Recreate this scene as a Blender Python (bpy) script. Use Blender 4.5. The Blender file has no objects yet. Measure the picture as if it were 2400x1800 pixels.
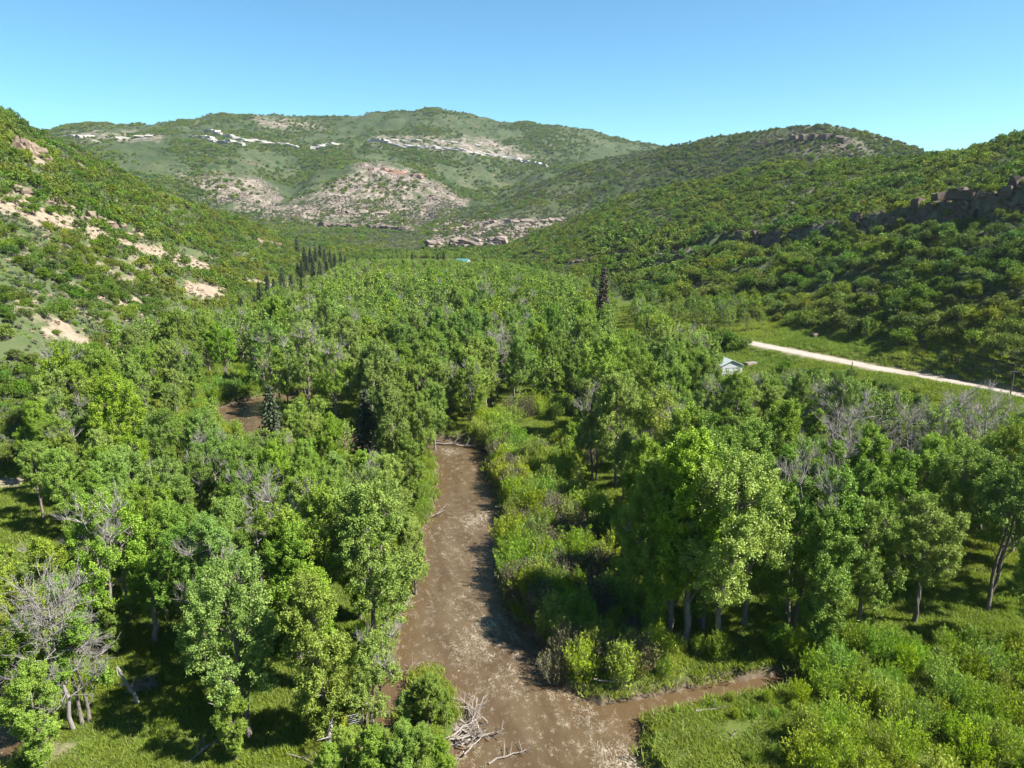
import bpy, math, random
import numpy as np
from mathutils import Vector, Matrix, Quaternion

# ------------------------------------------------------------------ camera, world, sun, exposure
sc = bpy.context.scene
COL = sc.collection
PITCH = math.radians(14.18)
CAM_H = 50.0
cam_data = bpy.data.cameras.new('camera')
cam_data.sensor_width = 36.0
cam_data.lens = 24.96
cam_data.clip_start = 0.5
cam_data.clip_end = 40000
cam = bpy.data.objects.new('camera', cam_data)
cam.location = (0, 0, CAM_H)
cam.rotation_euler = (math.pi / 2 - PITCH, 0, 0)
COL.objects.link(cam)
sc.camera = cam

SUN_EL = math.radians(49)
SUN_AZ = math.atan2(0.96, -0.27)            # clockwise from +Y
world = bpy.data.worlds.new('World')
sc.world = world
world.use_nodes = True
wn = world.node_tree
wn.nodes.clear()
sky = wn.nodes.new('ShaderNodeTexSky')
sky.sky_type = 'NISHITA'
sky.sun_disc = False
sky.sun_elevation = SUN_EL
sky.sun_rotation = SUN_AZ
sky.altitude = 1900
sky.air_density = 1.0
sky.dust_density = 0.0
sky.ozone_density = 6.0
bg = wn.nodes.new('ShaderNodeBackground')
bg.inputs['Strength'].default_value = 0.053
wo = wn.nodes.new('ShaderNodeOutputWorld')
tint = wn.nodes.new('ShaderNodeMix'); tint.data_type = 'RGBA'; tint.blend_type = 'MULTIPLY'   # the camera's colour response to the blue
tint.inputs[0].default_value = 1.0; tint.inputs[7].default_value = (0.78, 1.19, 1.10, 1)
wn.links.new(sky.outputs[0], tint.inputs[6]); wn.links.new(tint.outputs[2], bg.inputs[0])
wn.links.new(bg.outputs[0], wo.inputs[0])

sd_ = bpy.data.lights.new('sun', 'SUN')
sd_.energy = 5.0
sd_.angle = math.radians(0.53)
sd_.color = (1.0, 0.955, 0.88)
sun = bpy.data.objects.new('sun', sd_)
s_dir = Vector((math.sin(SUN_AZ) * math.cos(SUN_EL), math.cos(SUN_AZ) * math.cos(SUN_EL), math.sin(SUN_EL)))
sun.rotation_euler = s_dir.to_track_quat('Z', 'Y').to_euler()
sun.location = (200, -80, 300)
COL.objects.link(sun)
sc.view_settings.view_transform = 'Standard'
sc.view_settings.look = 'None'
sc.view_settings.gamma = 1.0
sc.view_settings.use_curve_mapping = False
sc.view_settings.exposure = 1.7
sc.render.engine = 'CYCLES'
sc.cycles.max_bounces = 6
sc.cycles.diffuse_bounces = 2
sc.cycles.transmission_bounces = 3
sc.cycles.transparent_max_bounces = 4
sc.cycles.volume_bounces = 0

RNG = np.random.default_rng(7)
random.seed(7)

# ------------------------------------------------------------------ the lens: pixel <-> ray (2212 x 1659 grid)
FD = 24.96 / 36.0 * 2212
CU, CV = 1106.0, 829.5
ct, st = math.cos(PITCH), math.sin(PITCH)

def ray(u, v):
    a = (np.asarray(u, float) - CU) / FD
    b = (CV - np.asarray(v, float)) / FD
    return a, ct + b * st, -st + b * ct          # world x, y, z components

def plane_pt(u, v, z):
    dx, dy, dz = ray(u, v)
    t = (z - CAM_H) / dz
    return dx * t, dy * t

def project(x, y, z):
    zz = np.asarray(z) - CAM_H
    depth = y * ct - zz * st
    up = y * st + zz * ct
    depth = np.where(depth < 0.1, 0.1, depth)
    return CU + FD * x / depth, CV - FD * up / depth, depth

# ------------------------------------------------------------------ noise
def perlin(x, y, seed=0):
    x = np.asarray(x, float); y = np.asarray(y, float)
    xi = np.floor(x).astype(np.int64); yi = np.floor(y).astype(np.int64)
    xf = x - xi; yf = y - yi
    def gdot(ix, iy, fx, fy):
        h = (ix * 374761393 + iy * 668265263 + seed * 974634777) & 0x7fffffff
        h = ((h ^ (h >> 13)) * 1274126177) & 0x7fffffff
        h = h ^ (h >> 16)
        a = (h % 6283) / 1000.0
        return np.cos(a) * fx + np.sin(a) * fy
    u = xf * xf * xf * (xf * (xf * 6 - 15) + 10)
    v = yf * yf * yf * (yf * (yf * 6 - 15) + 10)
    n00 = gdot(xi, yi, xf, yf); n10 = gdot(xi + 1, yi, xf - 1, yf)
    n01 = gdot(xi, yi + 1, xf, yf - 1); n11 = gdot(xi + 1, yi + 1, xf - 1, yf - 1)
    return ((n00 * (1 - u) + n10 * u) * (1 - v) + (n01 * (1 - u) + n11 * u) * v) * 1.5

def fbm(x, y, octaves=4, seed=0):
    s = 0; a = 1.0; f = 1.0; t = 0
    for o in range(octaves):
        s = s + a * perlin(x * f, y * f, seed + o * 17); t += a
        a *= 0.5; f *= 2.03
    return s / t

def sstep(a, b, x):
    t = np.clip((x - a) / (b - a), 0, 1)
    return t * t * (3 - 2 * t)

# ------------------------------------------------------------------ plan-space helpers
def poly_sd(px, py, poly):
    """signed distance to a polygon, negative inside"""
    d = np.full(px.shape, 1e9); inside = np.zeros(px.shape, bool)
    n = len(poly)
    for i in range(n):
        ax, ay = poly[i]; bx, by = poly[(i + 1) % n]
        ex, ey = bx - ax, by - ay
        t = np.clip(((px - ax) * ex + (py - ay) * ey) / (ex * ex + ey * ey + 1e-9), 0, 1)
        d = np.minimum(d, np.hypot(px - ax - t * ex, py - ay - t * ey))
        c = (ay > py) != (by > py)
        with np.errstate(divide='ignore', invalid='ignore'):
            xi = ax + (py - ay) / (ey if abs(ey) > 1e-9 else 1e-9) * ex
        inside ^= c & (px < xi)
    return np.where(inside, -d, d)

def line_info(px, py, pts):
    """distance to a polyline, arclength of the nearest point and signed side offset"""
    d = np.full(px.shape, 1e9); s = np.zeros(px.shape); o = np.zeros(px.shape); acc = 0
    for (ax, ay), (bx, by) in zip(pts[:-1], pts[1:]):
        ex, ey = bx - ax, by - ay; L = math.hypot(ex, ey)
        t = np.clip(((px - ax) * ex + (py - ay) * ey) / (L * L), 0, 1)
        qx, qy = px - ax - t * ex, py - ay - t * ey
        dd = np.hypot(qx, qy); m = dd < d
        d = np.where(m, dd, d); s = np.where(m, acc + t * L, s)
        o = np.where(m, (ex * qy - ey * qx) / L, o); acc += L
    return d, s, o

def to_plan(pix, z=0.0):
    return [tuple(float(c) for c in plane_pt(u, v, z)) for u, v in pix]

# the river and its side arms
RIVER_PIX = [(950, 948), (948, 1000), (942, 1080), (926, 1130), (908, 1145), (903, 1200), (890, 1280), (866, 1330),
             (860, 1400), (825, 1470), (800, 1540), (788, 1600), (770, 1680), (740, 1800), (720, 2000),
             (1440, 2000), (1450, 1760), (1395, 1659), (1372, 1640), (1390, 1605), (1388, 1572), (1368, 1546), (1450, 1526),
             (1540, 1511), (1590, 1500), (1645, 1500), (1640, 1474), (1560, 1479), (1480, 1499), (1400, 1524), (1310, 1530),
             (1250, 1502), (1212, 1482), (1184, 1450), (1176, 1400), (1154, 1372), (1104, 1332), (1084, 1290),
             (1078, 1230), (1078, 1160), (1087, 1110), (1072, 1070), (1052, 1030), (1043, 985), (1000, 972)]
RIVER = to_plan(RIVER_PIX)
UPSTREAM = to_plan([(1000, 985), (930, 966), (850, 968), (780, 966), (700, 955), (620, 940), (545, 925), (512, 905), (512, 888), (560, 872), (640, 862)])
SIDEARM = to_plan([(-140, 1400), (-40, 1470), (-4, 1540), (-25, 1620), (-90, 1700), (-200, 1800)])
CHANNEL = to_plan([(1330, 1540), (1420, 1528), (1500, 1507), (1560, 1495), (1640, 1487), (1690, 1478)])
CENTRE = to_plan([(560, 872), (512, 888), (512, 905), (545, 925), (620, 940), (700, 955), (780, 966), (850, 968), (930, 966), (995, 980), (1000, 1040), (1010, 1120),
                  (985, 1230), (985, 1330), (1040, 1440), (1110, 1560), (1130, 1680), (1130, 1850)])
ISLAND = to_plan([(858, 1505), (888, 1462), (930, 1445), (985, 1480), (1010, 1540), (990, 1590), (985, 1640), (1000, 1720), (960, 1900), (800, 1900), (800, 1640), (850, 1580)])

def water_sd(x, y):
    sd = poly_sd(x, y, RIVER)
    d, _, _ = line_info(x, y, UPSTREAM)
    sd = np.minimum(sd, d - 6.0)
    d, _, _ = line_info(x, y, SIDEARM)
    sd = np.minimum(sd, d - 3.4)
    d, _, _ = line_info(x, y, CHANNEL)
    sd = np.minimum(sd, d - 1.55)
    isl = poly_sd(x, y, ISLAND)
    return np.maximum(sd, -isl - 0.3)

# ------------------------------------------------------------------ terrain: feature lines seen from the river, near to far
def line_uvr(pts):                      # (u, v, r) -> azimuth, r, z
    out = []
    for u, v, r in pts:
        dx, dy, dz = ray(u, v); h = math.hypot(dx, dy)
        out.append((math.atan2(dx, dy), r, CAM_H + dz / h * r))
    return out

def line_urz(pts):
    out = []
    for u, r, z in pts:
        dx, dy, dz = ray(u, 442)
        out.append((math.atan2(dx, dy), r, z))
    return out

FOOT = line_urz([(0, 150, 3), (200, 190, 4), (400, 260, 4), (560, 370, 3), (650, 520, 3), (740, 640, 3), (900, 640, 4), (1000, 620, 4), (1100, 520, 4),
                 (1200, 440, 4), (1300, 380, 5), (1400, 335, 6), (1500, 305, 7), (1600, 285, 8), (1800, 252, 9), (2000, 225, 9), (2212, 205, 9)])
CREST1 = line_uvr([(0, 238, 430), (60, 267, 440), (110, 290, 450), (180, 325, 470), (260, 374, 490), (330, 408, 510), (400, 433, 530),
                   (480, 463, 560), (560, 493, 590), (610, 515, 615), (650, 545, 640)]) + \
         line_urz([(700, 700, 3), (750, 760, 4), (900, 780, 5), (1000, 760, 5), (1060, 690, 5)]) + \
         line_uvr([(1100, 538, 660), (1181, 493, 680), (1256, 470, 690), (1331, 430, 680), (1431, 404, 650), (1556, 384, 600), (1656, 356, 560),
                   (1806, 348, 520), (1906, 348, 500), (2056, 328, 470), (2106, 320, 460), (2212, 291, 440)])
R2 = line_urz([(0, 1000, 30), (500, 1000, 16), (880, 1000, 15)]) + \
     line_uvr([(930, 492, 1020), (1000, 456, 1040), (1100, 422, 1080), (1180, 377, 1120), (1300, 334, 1150), (1400, 316, 1150), (1500, 293, 1120), (1600, 278, 1080),
               (1700, 265, 1040), (1780, 257, 1000), (1860, 267, 980), (1930, 292, 960), (2000, 320, 930), (2060, 334, 900), (2212, 350, 900)])
MHILL = line_uvr([(0, 350, 1500), (200, 360, 1450), (370, 378, 1450), (480, 370, 1480), (560, 384, 1480), (620, 402, 1500), (700, 368, 1520), (820, 344, 1550),
                  (920, 366, 1550), (1000, 408, 1560), (1080, 412, 1600), (1180, 368, 1650), (1400, 340, 1700), (2212, 345, 1700)])
MBAND = line_uvr([(0, 312, 1850), (200, 300, 1850), (450, 303, 1850), (650, 325, 1850), (800, 314, 1850), (1000, 332, 1850), (1170, 360, 1850), (1400, 335, 1900), (2212, 340, 1900)])
MCREST = line_uvr([(0, 282, 2300), (110, 277, 2300), (200, 267, 2300), (300, 267, 2300), (400, 247, 2300), (480, 241, 2300), (600, 246, 2300), (680, 253, 2300), (750, 249, 2300),
                   (850, 236, 2300), (920, 228, 2300), (980, 233, 2300), (1050, 250, 2300), (1150, 263, 2300), (1250, 273, 2300), (1320, 291, 2300), (1400, 315, 2300),
                   (1600, 325, 2300), (2050, 324, 2300), (2212, 332, 2300)])

CLIFF_R = line_uvr([(2330, 455, 285), (2212, 462, 290), (2106, 478, 300), (2031, 490, 308), (1956, 505, 316), (1881, 520, 326), (1790, 528, 340),
                    (1706, 540, 352), (1620, 545, 372), (1556, 546, 390)])
CLIFF_L = line_uvr([(-60, 415, 292), (0, 420, 298), (60, 428, 304), (115, 448, 312), (175, 468, 322), (225, 492, 334), (300, 512, 352), (350, 535, 370), (415, 556, 398), (470, 572, 425)])

def grid_axes():
    dense = np.radians(np.linspace(-44, 44, 560))
    side = np.radians(np.concatenate([np.linspace(-180, -60, 40), np.linspace(-57, -44.3, 22)]))
    phi = np.concatenate([side, dense, -side[::-1]])
    lr = np.concatenate([np.linspace(math.log(3), math.log(36), 14)[:-1], np.linspace(math.log(36), math.log(2500), 640), np.linspace(math.log(2600), math.log(7000), 16)])
    return phi, lr
PHI, LR = grid_axes()
NP_, NR = len(PHI), len(LR)

def at_phi(line, col):
    a = np.array([p[0] for p in line]); b = np.array([p[col] for p in line])
    o = np.argsort(a)
    return np.interp(PHI, a[o], b[o])

def build_heights():
    R = np.exp(LR)
    fr, fz = at_phi(FOOT, 1), at_phi(FOOT, 2)
    c1r, c1z = at_phi(CREST1, 1), at_phi(CREST1, 2)
    r2r, r2z = at_phi(R2, 1), at_phi(R2, 2)
    mhr, mhz = at_phi(MHILL, 1), at_phi(MHILL, 2)
    mbr, mbz = at_phi(MBAND, 1), at_phi(MBAND, 2)
    mcr, mcz = at_phi(MCREST, 1), at_phi(MCREST, 2)
    dip1 = np.maximum(np.minimum(c1z, r2z) - 40, 6 + 0 * c1z)
    dip1 = np.where(c1z < 8, 8, dip1)
    dip2 = np.where(r2z < 20, 15, np.maximum(r2z - 70, 30))
    # the slopes pass through the cliff lines
    ml = sorted(CLIFF_L + CLIFF_R); ma = np.array([p[0] for p in ml])
    mr = np.clip(np.interp(PHI, ma, [p[1] for p in ml]), fr + 0.12 * (c1r - fr), fr + 0.85 * (c1r - fr))
    wl = sstep(CLIFF_L[0][0] - 0.2, CLIFF_L[0][0], PHI) * (1 - sstep(CLIFF_L[-1][0] - 0.03, CLIFF_L[-1][0] + 0.03, PHI))
    wr = sstep(CLIFF_R[-1][0] - 0.06, CLIFF_R[-1][0] + 0.02, PHI) * (1 - sstep(CLIFF_R[0][0] + 0.1, CLIFF_R[0][0] + 0.4, PHI))
    lin = fz + (c1z - fz) * (mr - fr) / (c1r - fr)
    mz = lin + wl * (np.interp(PHI, ma, [p[2] for p in ml]) + 2.0 - lin) + wr * (np.interp(PHI, ma, [p[2] for p in ml]) + 6.0 - lin)
    Z = np.empty((NP_, NR))
    for i in range(NP_):
        rr = [0, fr[i] * 0.72, fr[i], mr[i], c1r[i], c1r[i] + (r2r[i] - c1r[i]) * 0.45, r2r[i], 1215, mhr[i], mhr[i] + 110, mbr[i], mcr[i], 3000, 6000, 20000]
        zz = [1.5, 1.7, fz[i], mz[i], c1z[i], dip1[i], r2z[i], dip2[i], mhz[i], mhz[i] + 4, mbz[i], mcz[i], mcz[i] * 0.6, 60, 20]
        Z[i] = np.interp(R, rr, zz)
    # light smoothing along r and phi
    k = np.array([1, 4, 8, 10, 8, 4, 1.0]); k /= k.sum()
    for _ in range(2):
        P = np.pad(Z, ((0, 0), (3, 3)), 'edge')
        Z = sum(k[j] * P[:, j:j + NR] for j in range(7))
    for _ in range(3):
        P = np.pad(Z, ((3, 3), (0, 0)), 'edge')
        Z = sum(k[j] * P[j:j + NP_, :] for j in range(7))
    X = np.sin(PHI)[:, None] * R[None, :]; Y = np.cos(PHI)[:, None] * R[None, :]
    RR = np.broadcast_to(R[None, :], Z.shape)
    hill = sstep(0, 60, RR - fr[:, None])
    # gullies and humps on the hills
    amp = np.clip((Z - 4) / 40, 0, 1) * hill
    far = sstep(600, 1600, RR)
    Z = Z + amp * ((1 - far) * (2.6 * fbm(X / 60, Y / 60, 3, 3) + 1.1 * fbm(X / 14, Y / 14, 3, 5)) + far * (16 * fbm(X / 260, Y / 260, 4, 9) + 4.5 * fbm(X / 50, Y / 50, 3, 13)))
    ridg = 1 - np.abs(fbm(X / 150, Y / 150, 3, 21)) * 2
    Z = Z - amp * far * 9 * np.clip(ridg, 0, 1) ** 3
    Z = Z + (1 - hill) * (0.35 * fbm(X / 18, Y / 18, 3, 31) + 0.12 * fbm(X / 3, Y / 3, 2, 33))
    return X, Y, Z, RR, fr

TX, TY, TZ, TR, FOOT_R = build_heights()

# cliff steps, kept as real steps of the slope: (line of the cliff foot, height)
def add_step(line, hgt, fade0, fade1):
    global TZ
    a = np.array([p[0] for p in line]); r = np.array([p[1] for p in line])
    o = np.argsort(a); a = a[o]; r = r[o]
    rc = np.interp(PHI, a, r)[:, None]
    w = (sstep(a[0] - fade0, a[0], PHI) * (1 - sstep(a[-1], a[-1] + fade1, PHI)))[:, None]
    w = w * np.clip(0.72 + 1.0 * fbm(PHI * 38, PHI * 0, 2, 23), 0.2, 1)[:, None]
    d = TR - rc - 2.5 * perlin(TX / 13, TY / 13, 29)
    stp = sstep(-1.0, 2.5, d) - np.clip((d + 26) / 52, 0, 1)
    TZ = TZ + w * hgt * stp
add_step(CLIFF_R, 10.0, 0.2, 0.05)
add_step(CLIFF_L, 4.5, 0.05, 0.1)

def H(x, y):
    x = np.asarray(x, float); y = np.asarray(y, float)
    p = np.interp(np.arctan2(x, y), PHI, np.arange(NP_)); l = np.interp(np.log(np.maximum(np.hypot(x, y), 3.001)), LR, np.arange(NR))
    i = np.clip(p.astype(int), 0, NP_ - 2); j = np.clip(l.astype(int), 0, NR - 2)
    a = p - i; b = l - j
    return (TZ[i, j] * (1 - a) * (1 - b) + TZ[i + 1, j] * a * (1 - b) + TZ[i, j + 1] * (1 - a) * b + TZ[i + 1, j + 1] * a * b)

def hit(u, v):
    """the point of the terrain seen at a pixel"""
    dx, dy, dz = (float(c) for c in ray(u, v))
    h = math.hypot(dx, dy)
    t = np.exp(np.linspace(math.log(30), math.log(4000), 2400)) / h
    z = CAM_H + dz * t; g = H(dx * t, dy * t)
    k = np.argmax(z < g)
    if not (z < g).any(): k = len(t) - 1
    return dx * t[k], dy * t[k], float(g[k])

# the road bench
ROAD_Z = 6.0
ROAD = to_plan([(1480, 716), (1560, 730), (1610, 739), (1700, 757), (1800, 777), (1900, 797), (2000, 815), (2100, 835), (2212, 858), (2350, 888), (2600, 945)], ROAD_Z)
near = (TR < 420)
rd = np.full(TZ.shape, 1e9)
d_, s_, o_ = line_info(TX[near], TY[near], ROAD); rd[near] = d_
TZ = TZ + (ROAD_Z - TZ) * (1 - sstep(3.2, 9.0, rd))
# the river bed and banks
wsd = np.full(TZ.shape, 60.0)
m_ = (TR < 260)
wsd[m_] = water_sd(TX[m_], TY[m_])
wj = wsd + 0.5 * fbm(TX / 2.2, TY / 2.2, 2, 41)
TZ = np.where(wj < 4, np.minimum(TZ, -1.0 + (TZ + 1.0) * sstep(-1.3, 1.5, wj)), TZ)
BASE_Z = TZ

# ------------------------------------------------------------------ mesh helpers
def mesh_np(name, V, F, mats, smooth=False, attrs=None, mat_idx=None):
    """V (n,3); F (m,3) or (m,4) int array, or list of such arrays"""
    me = bpy.data.meshes.new(name)
    Fs = F if isinstance(F, list) else [F]
    Fs = [f for f in Fs if len(f)]
    loops = np.concatenate([f.ravel() for f in Fs]).astype(np.int32)
    tot = np.concatenate([np.full(len(f), f.shape[1], np.int32) for f in Fs])
    start = np.concatenate([[0], np.cumsum(tot)[:-1]]).astype(np.int32)
    me.vertices.add(len(V)); me.vertices.foreach_set('co', np.asarray(V, np.float32).ravel())
    me.loops.add(len(loops)); me.loops.foreach_set('vertex_index', loops)
    me.polygons.add(len(tot)); me.polygons.foreach_set('loop_start', start); me.polygons.foreach_set('loop_total', tot)
    me.polygons.foreach_set('use_smooth', np.full(len(tot), smooth))
    if mat_idx is not None: me.polygons.foreach_set('material_index', np.asarray(mat_idx, np.int32))
    for k, (dom, arr) in (attrs or {}).items():
        arr = np.asarray(arr, np.float32)
        typ = 'FLOAT' if arr.ndim == 1 else ('FLOAT_VECTOR' if arr.shape[1] == 3 else 'FLOAT_COLOR')
        at = me.attributes.new(k, typ, dom)
        at.data.foreach_set('value' if typ == 'FLOAT' else ('vector' if typ == 'FLOAT_VECTOR' else 'color'), arr.ravel())
    me.update(calc_edges=True)
    for m in (mats if isinstance(mats, (list, tuple)) else [mats]): me.materials.append(m)
    return me

def obj(name, me, parent=None, loc=None):
    o = bpy.data.objects.new(name, me); COL.objects.link(o)
    if parent is not None: o.parent = parent
    if loc is not None: o.location = loc
    return o

def tag(o, label, cat=None, group=None, kind=None):
    o['label'] = label
    if cat: o['category'] = cat
    if group: o['group'] = group
    if kind: o['kind'] = kind
    return o

def empty(name, loc=(0, 0, 0), rz=0.0, s=1.0):
    o = bpy.data.objects.new(name, None); COL.objects.link(o)
    o.location = loc; o.rotation_euler = (0, 0, rz); o.scale = (s, s, s); o.empty_display_size = 0.3
    return o

# ------------------------------------------------------------------ materials
def mat(name):
    m = bpy.data.materials.new(name); m.use_nodes = True
    nt = m.node_tree; nt.nodes.clear()
    out = nt.nodes.new('ShaderNodeOutputMaterial')
    return m, nt, out

def N(nt, typ, **kw):
    n = nt.nodes.new(typ)
    for k, v in kw.items():
        if k.startswith('i_'):
            n.inputs[k[2:].replace('_', ' ')].default_value = v
        else: setattr(n, k, v)
    return n

def mixc(nt, fac, a, b, blend='MIX'):
    n = nt.nodes.new('ShaderNodeMix'); n.data_type = 'RGBA'; n.blend_type = blend
    for s, v in ((n.inputs[0], fac), (n.inputs[6], a), (n.inputs[7], b)):
        if hasattr(v, 'links'): nt.links.new(v, s)
        elif isinstance(v, tuple): s.default_value = (*v, 1.0)
        else: s.default_value = v
    return n.outputs[2]

def math_(nt, op, a, b=None, clamp=False):
    n = nt.nodes.new('ShaderNodeMath'); n.operation = op; n.use_clamp = clamp
    for s, v in ((n.inputs[0], a), (n.inputs[1], b)):
        if v is None: continue
        if hasattr(v, 'links'): nt.links.new(v, s)
        else: s.default_value = v
    return n.outputs[0]

def mrange(nt, val, a, b, c=0.0, d=1.0):
    n = nt.nodes.new('ShaderNodeMapRange'); nt.links.new(val, n.inputs[0])
    for i, x in zip((1, 2, 3, 4), (a, b, c, d)): n.inputs[i].default_value = x
    return n.outputs[0]

def noise(nt, vec, scale, detail=4, rough=0.55, dist=0.0):
    n = nt.nodes.new('ShaderNodeTexNoise'); n.inputs['Scale'].default_value = scale
    n.inputs['Detail'].default_value = detail; n.inputs['Roughness'].default_value = rough; n.inputs['Distortion'].default_value = dist
    if vec is not None: nt.links.new(vec, n.inputs['Vector'])
    return n.outputs[0]

def leaf_mat(name, cols, trans=0.28, rough=0.5, spec=0.35, hue=0.02, val=0.35):
    """cols: dark, mid, light leaf colours; varies from leaf to leaf and plant to plant"""
    m, nt, out = mat(name)
    at = N(nt, 'ShaderNodeAttribute', attribute_name='tint')
    oi = N(nt, 'ShaderNodeObjectInfo')
    c1 = mixc(nt, at.outputs['Fac'], cols[0], cols[2])
    patch = noise(nt, oi.outputs['Location'], 0.035, 3, 0.6)          # neighbouring plants of one stand share a hue
    hsv = N(nt, 'ShaderNodeHueSaturation')
    nt.links.new(c1, hsv.inputs['Color'])
    nt.links.new(math_(nt, 'ADD', mrange(nt, oi.outputs['Random'], 0, 1, 0.5 - hue * 0.7, 0.5 + hue * 0.7), mrange(nt, patch, 0.35, 0.65, -hue * 0.9, hue * 0.9)), hsv.inputs['Hue'])
    r2 = math_(nt, 'FRACT', math_(nt, 'MULTIPLY', oi.outputs['Random'], 7.31))
    nt.links.new(math_(nt, 'MULTIPLY', mrange(nt, r2, 0, 1, 1 - val, 1 + val * 0.6), mrange(nt, patch, 0.3, 0.7, 1.15, 0.85)), hsv.inputs['Value'])
    r3 = math_(nt, 'FRACT', math_(nt, 'MULTIPLY', oi.outputs['Random'], 23.7))
    nt.links.new(mrange(nt, r3, 0, 1, 0.90, 1.08), hsv.inputs['Saturation'])
    p = N(nt, 'ShaderNodeBsdfPrincipled'); p.inputs['Roughness'].default_value = rough
    p.inputs['Specular IOR Level'].default_value = spec
    nt.links.new(hsv.outputs[0], p.inputs['Base Color'])
    t = N(nt, 'ShaderNodeBsdfTranslucent')
    nt.links.new(mixc(nt, 1.0, hsv.outputs[0], (1.15, 1.25, 0.5), 'MULTIPLY'), t.inputs[0])
    mx = N(nt, 'ShaderNodeMixShader'); mx.inputs[0].default_value = trans
    nt.links.new(p.outputs[0], mx.inputs[1]); nt.links.new(t.outputs[0], mx.inputs[2]); nt.links.new(mx.outputs[0], out.inputs[0])
    return m

def rough_mat(name, c1, c2, scale=3.0, rough=0.9, bump=0.3, c3=None, stretch=(1, 1, 1), bscale=None, coord='Object'):
    m, nt, out = mat(name)
    tc = N(nt, 'ShaderNodeTexCoord'); mp = N(nt, 'ShaderNodeMapping'); mp.inputs['Scale'].default_value = stretch
    nt.links.new(tc.outputs[coord], mp.inputs[0]); v = mp.outputs[0]
    n1 = noise(nt, v, scale, 6, 0.6)
    c = mixc(nt, mrange(nt, n1, 0.3, 0.7), c1, c2)
    if c3: c = mixc(nt, mrange(nt, noise(nt, v, scale * 0.31, 3), 0.5, 0.68), c, c3)
    oi = N(nt, 'ShaderNodeObjectInfo')
    hsv = N(nt, 'ShaderNodeHueSaturation'); nt.links.new(c, hsv.inputs['Color'])
    nt.links.new(mrange(nt, oi.outputs['Random'], 0, 1, 0.8, 1.15), hsv.inputs['Value'])
    p = N(nt, 'ShaderNodeBsdfPrincipled'); p.inputs['Roughness'].default_value = rough; p.inputs['Specular IOR Level'].default_value = 0.2
    nt.links.new(hsv.outputs[0], p.inputs['Base Color'])
    if bump:
        b = N(nt, 'ShaderNodeBump'); b.inputs['Strength'].default_value = bump; b.inputs['Distance'].default_value = 0.2
        nt.links.new(noise(nt, v, bscale or scale * 2.5, 6, 0.65), b.inputs['Height']); nt.links.new(b.outputs[0], p.inputs['Normal'])
    nt.links.new(p.outputs[0], out.inputs[0])
    return m

M = {}
M['cotton'] = leaf_mat('cottonwood_leaves', ((0.105, 0.183, 0.019), (0.091, 0.153, 0.032), (0.262, 0.360, 0.058)), 0.24, 0.55, 0.2, 0.016, 0.19)
M['oak'] = leaf_mat('oak_leaves', ((0.066, 0.115, 0.013), (0.08, 0.13, 0.02), (0.175, 0.240, 0.026)), 0.25, 0.6, 0.2, 0.03, 0.35)
M['willow'] = leaf_mat('willow_leaves', ((0.150, 0.232, 0.024), (0.1, 0.16, 0.03), (0.300, 0.385, 0.040)), 0.34, 0.6, 0.2, 0.03, 0.25)
M['sage'] = leaf_mat('sage_leaves', ((0.085, 0.105, 0.055), (0.11, 0.12, 0.08), (0.175, 0.195, 0.11)), 0.12, 0.8, 0.1, 0.03, 0.3)
M['spruce'] = leaf_mat('spruce_needles', ((0.031, 0.054, 0.024), (0.051, 0.076, 0.034), (0.085, 0.112, 0.048)), 0.08, 0.6, 0.25, 0.015, 0.3)
M['brownspruce'] = leaf_mat('dead_needles', ((0.06, 0.045, 0.035), (0.09, 0.07, 0.05), (0.13, 0.105, 0.08)), 0.08, 0.8, 0.1, 0.01, 0.2)
M['brownbush'] = leaf_mat('reddish_bush_leaves', ((0.085, 0.085, 0.035), (0.09, 0.07, 0.05), (0.15, 0.135, 0.06)), 0.15, 0.8, 0.1, 0.02, 0.2)
M['grass'] = leaf_mat('grass_blades', ((0.13, 0.185, 0.022), (0.11, 0.17, 0.025), (0.235, 0.29, 0.04)), 0.4, 0.6, 0.25, 0.02, 0.25)
M['bark'] = rough_mat('bark', (0.11, 0.095, 0.08), (0.22, 0.19, 0.165), 2.0, 0.95, 0.5, stretch=(3, 3, 0.6))
M['palebark'] = rough_mat('weathered_wood', (0.179, 0.162, 0.151), (0.279, 0.258, 0.239), 2.0, 0.9, 0.3, stretch=(3, 3, 0.6))
M['drift'] = rough_mat('driftwood', (0.175, 0.146, 0.122), (0.280, 0.245, 0.210), 3.0, 0.9, 0.4, stretch=(3, 3, 1))
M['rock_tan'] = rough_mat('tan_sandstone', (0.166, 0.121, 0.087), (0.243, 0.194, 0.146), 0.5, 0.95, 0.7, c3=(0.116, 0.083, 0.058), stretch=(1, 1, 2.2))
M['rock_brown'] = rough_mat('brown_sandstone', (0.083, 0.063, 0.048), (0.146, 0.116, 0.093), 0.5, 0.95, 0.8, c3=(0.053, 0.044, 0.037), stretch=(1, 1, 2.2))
M['rock_white'] = rough_mat('white_sandstone', (0.267, 0.243, 0.218), (0.359, 0.339, 0.311), 0.08, 0.95, 0.6, c3=(0.204, 0.170, 0.136), stretch=(1, 1, 2.0), bscale=0.2)
M['rock_pink'] = rough_mat('pink_rock', (0.166, 0.126, 0.102), (0.233, 0.194, 0.166), 0.12, 0.95, 0.7, c3=(0.136, 0.097, 0.073), bscale=0.35)
M['rock_red'] = rough_mat('red_rock', (0.175, 0.093, 0.063), (0.223, 0.136, 0.097), 0.12, 0.95, 0.7, bscale=0.35)

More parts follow.
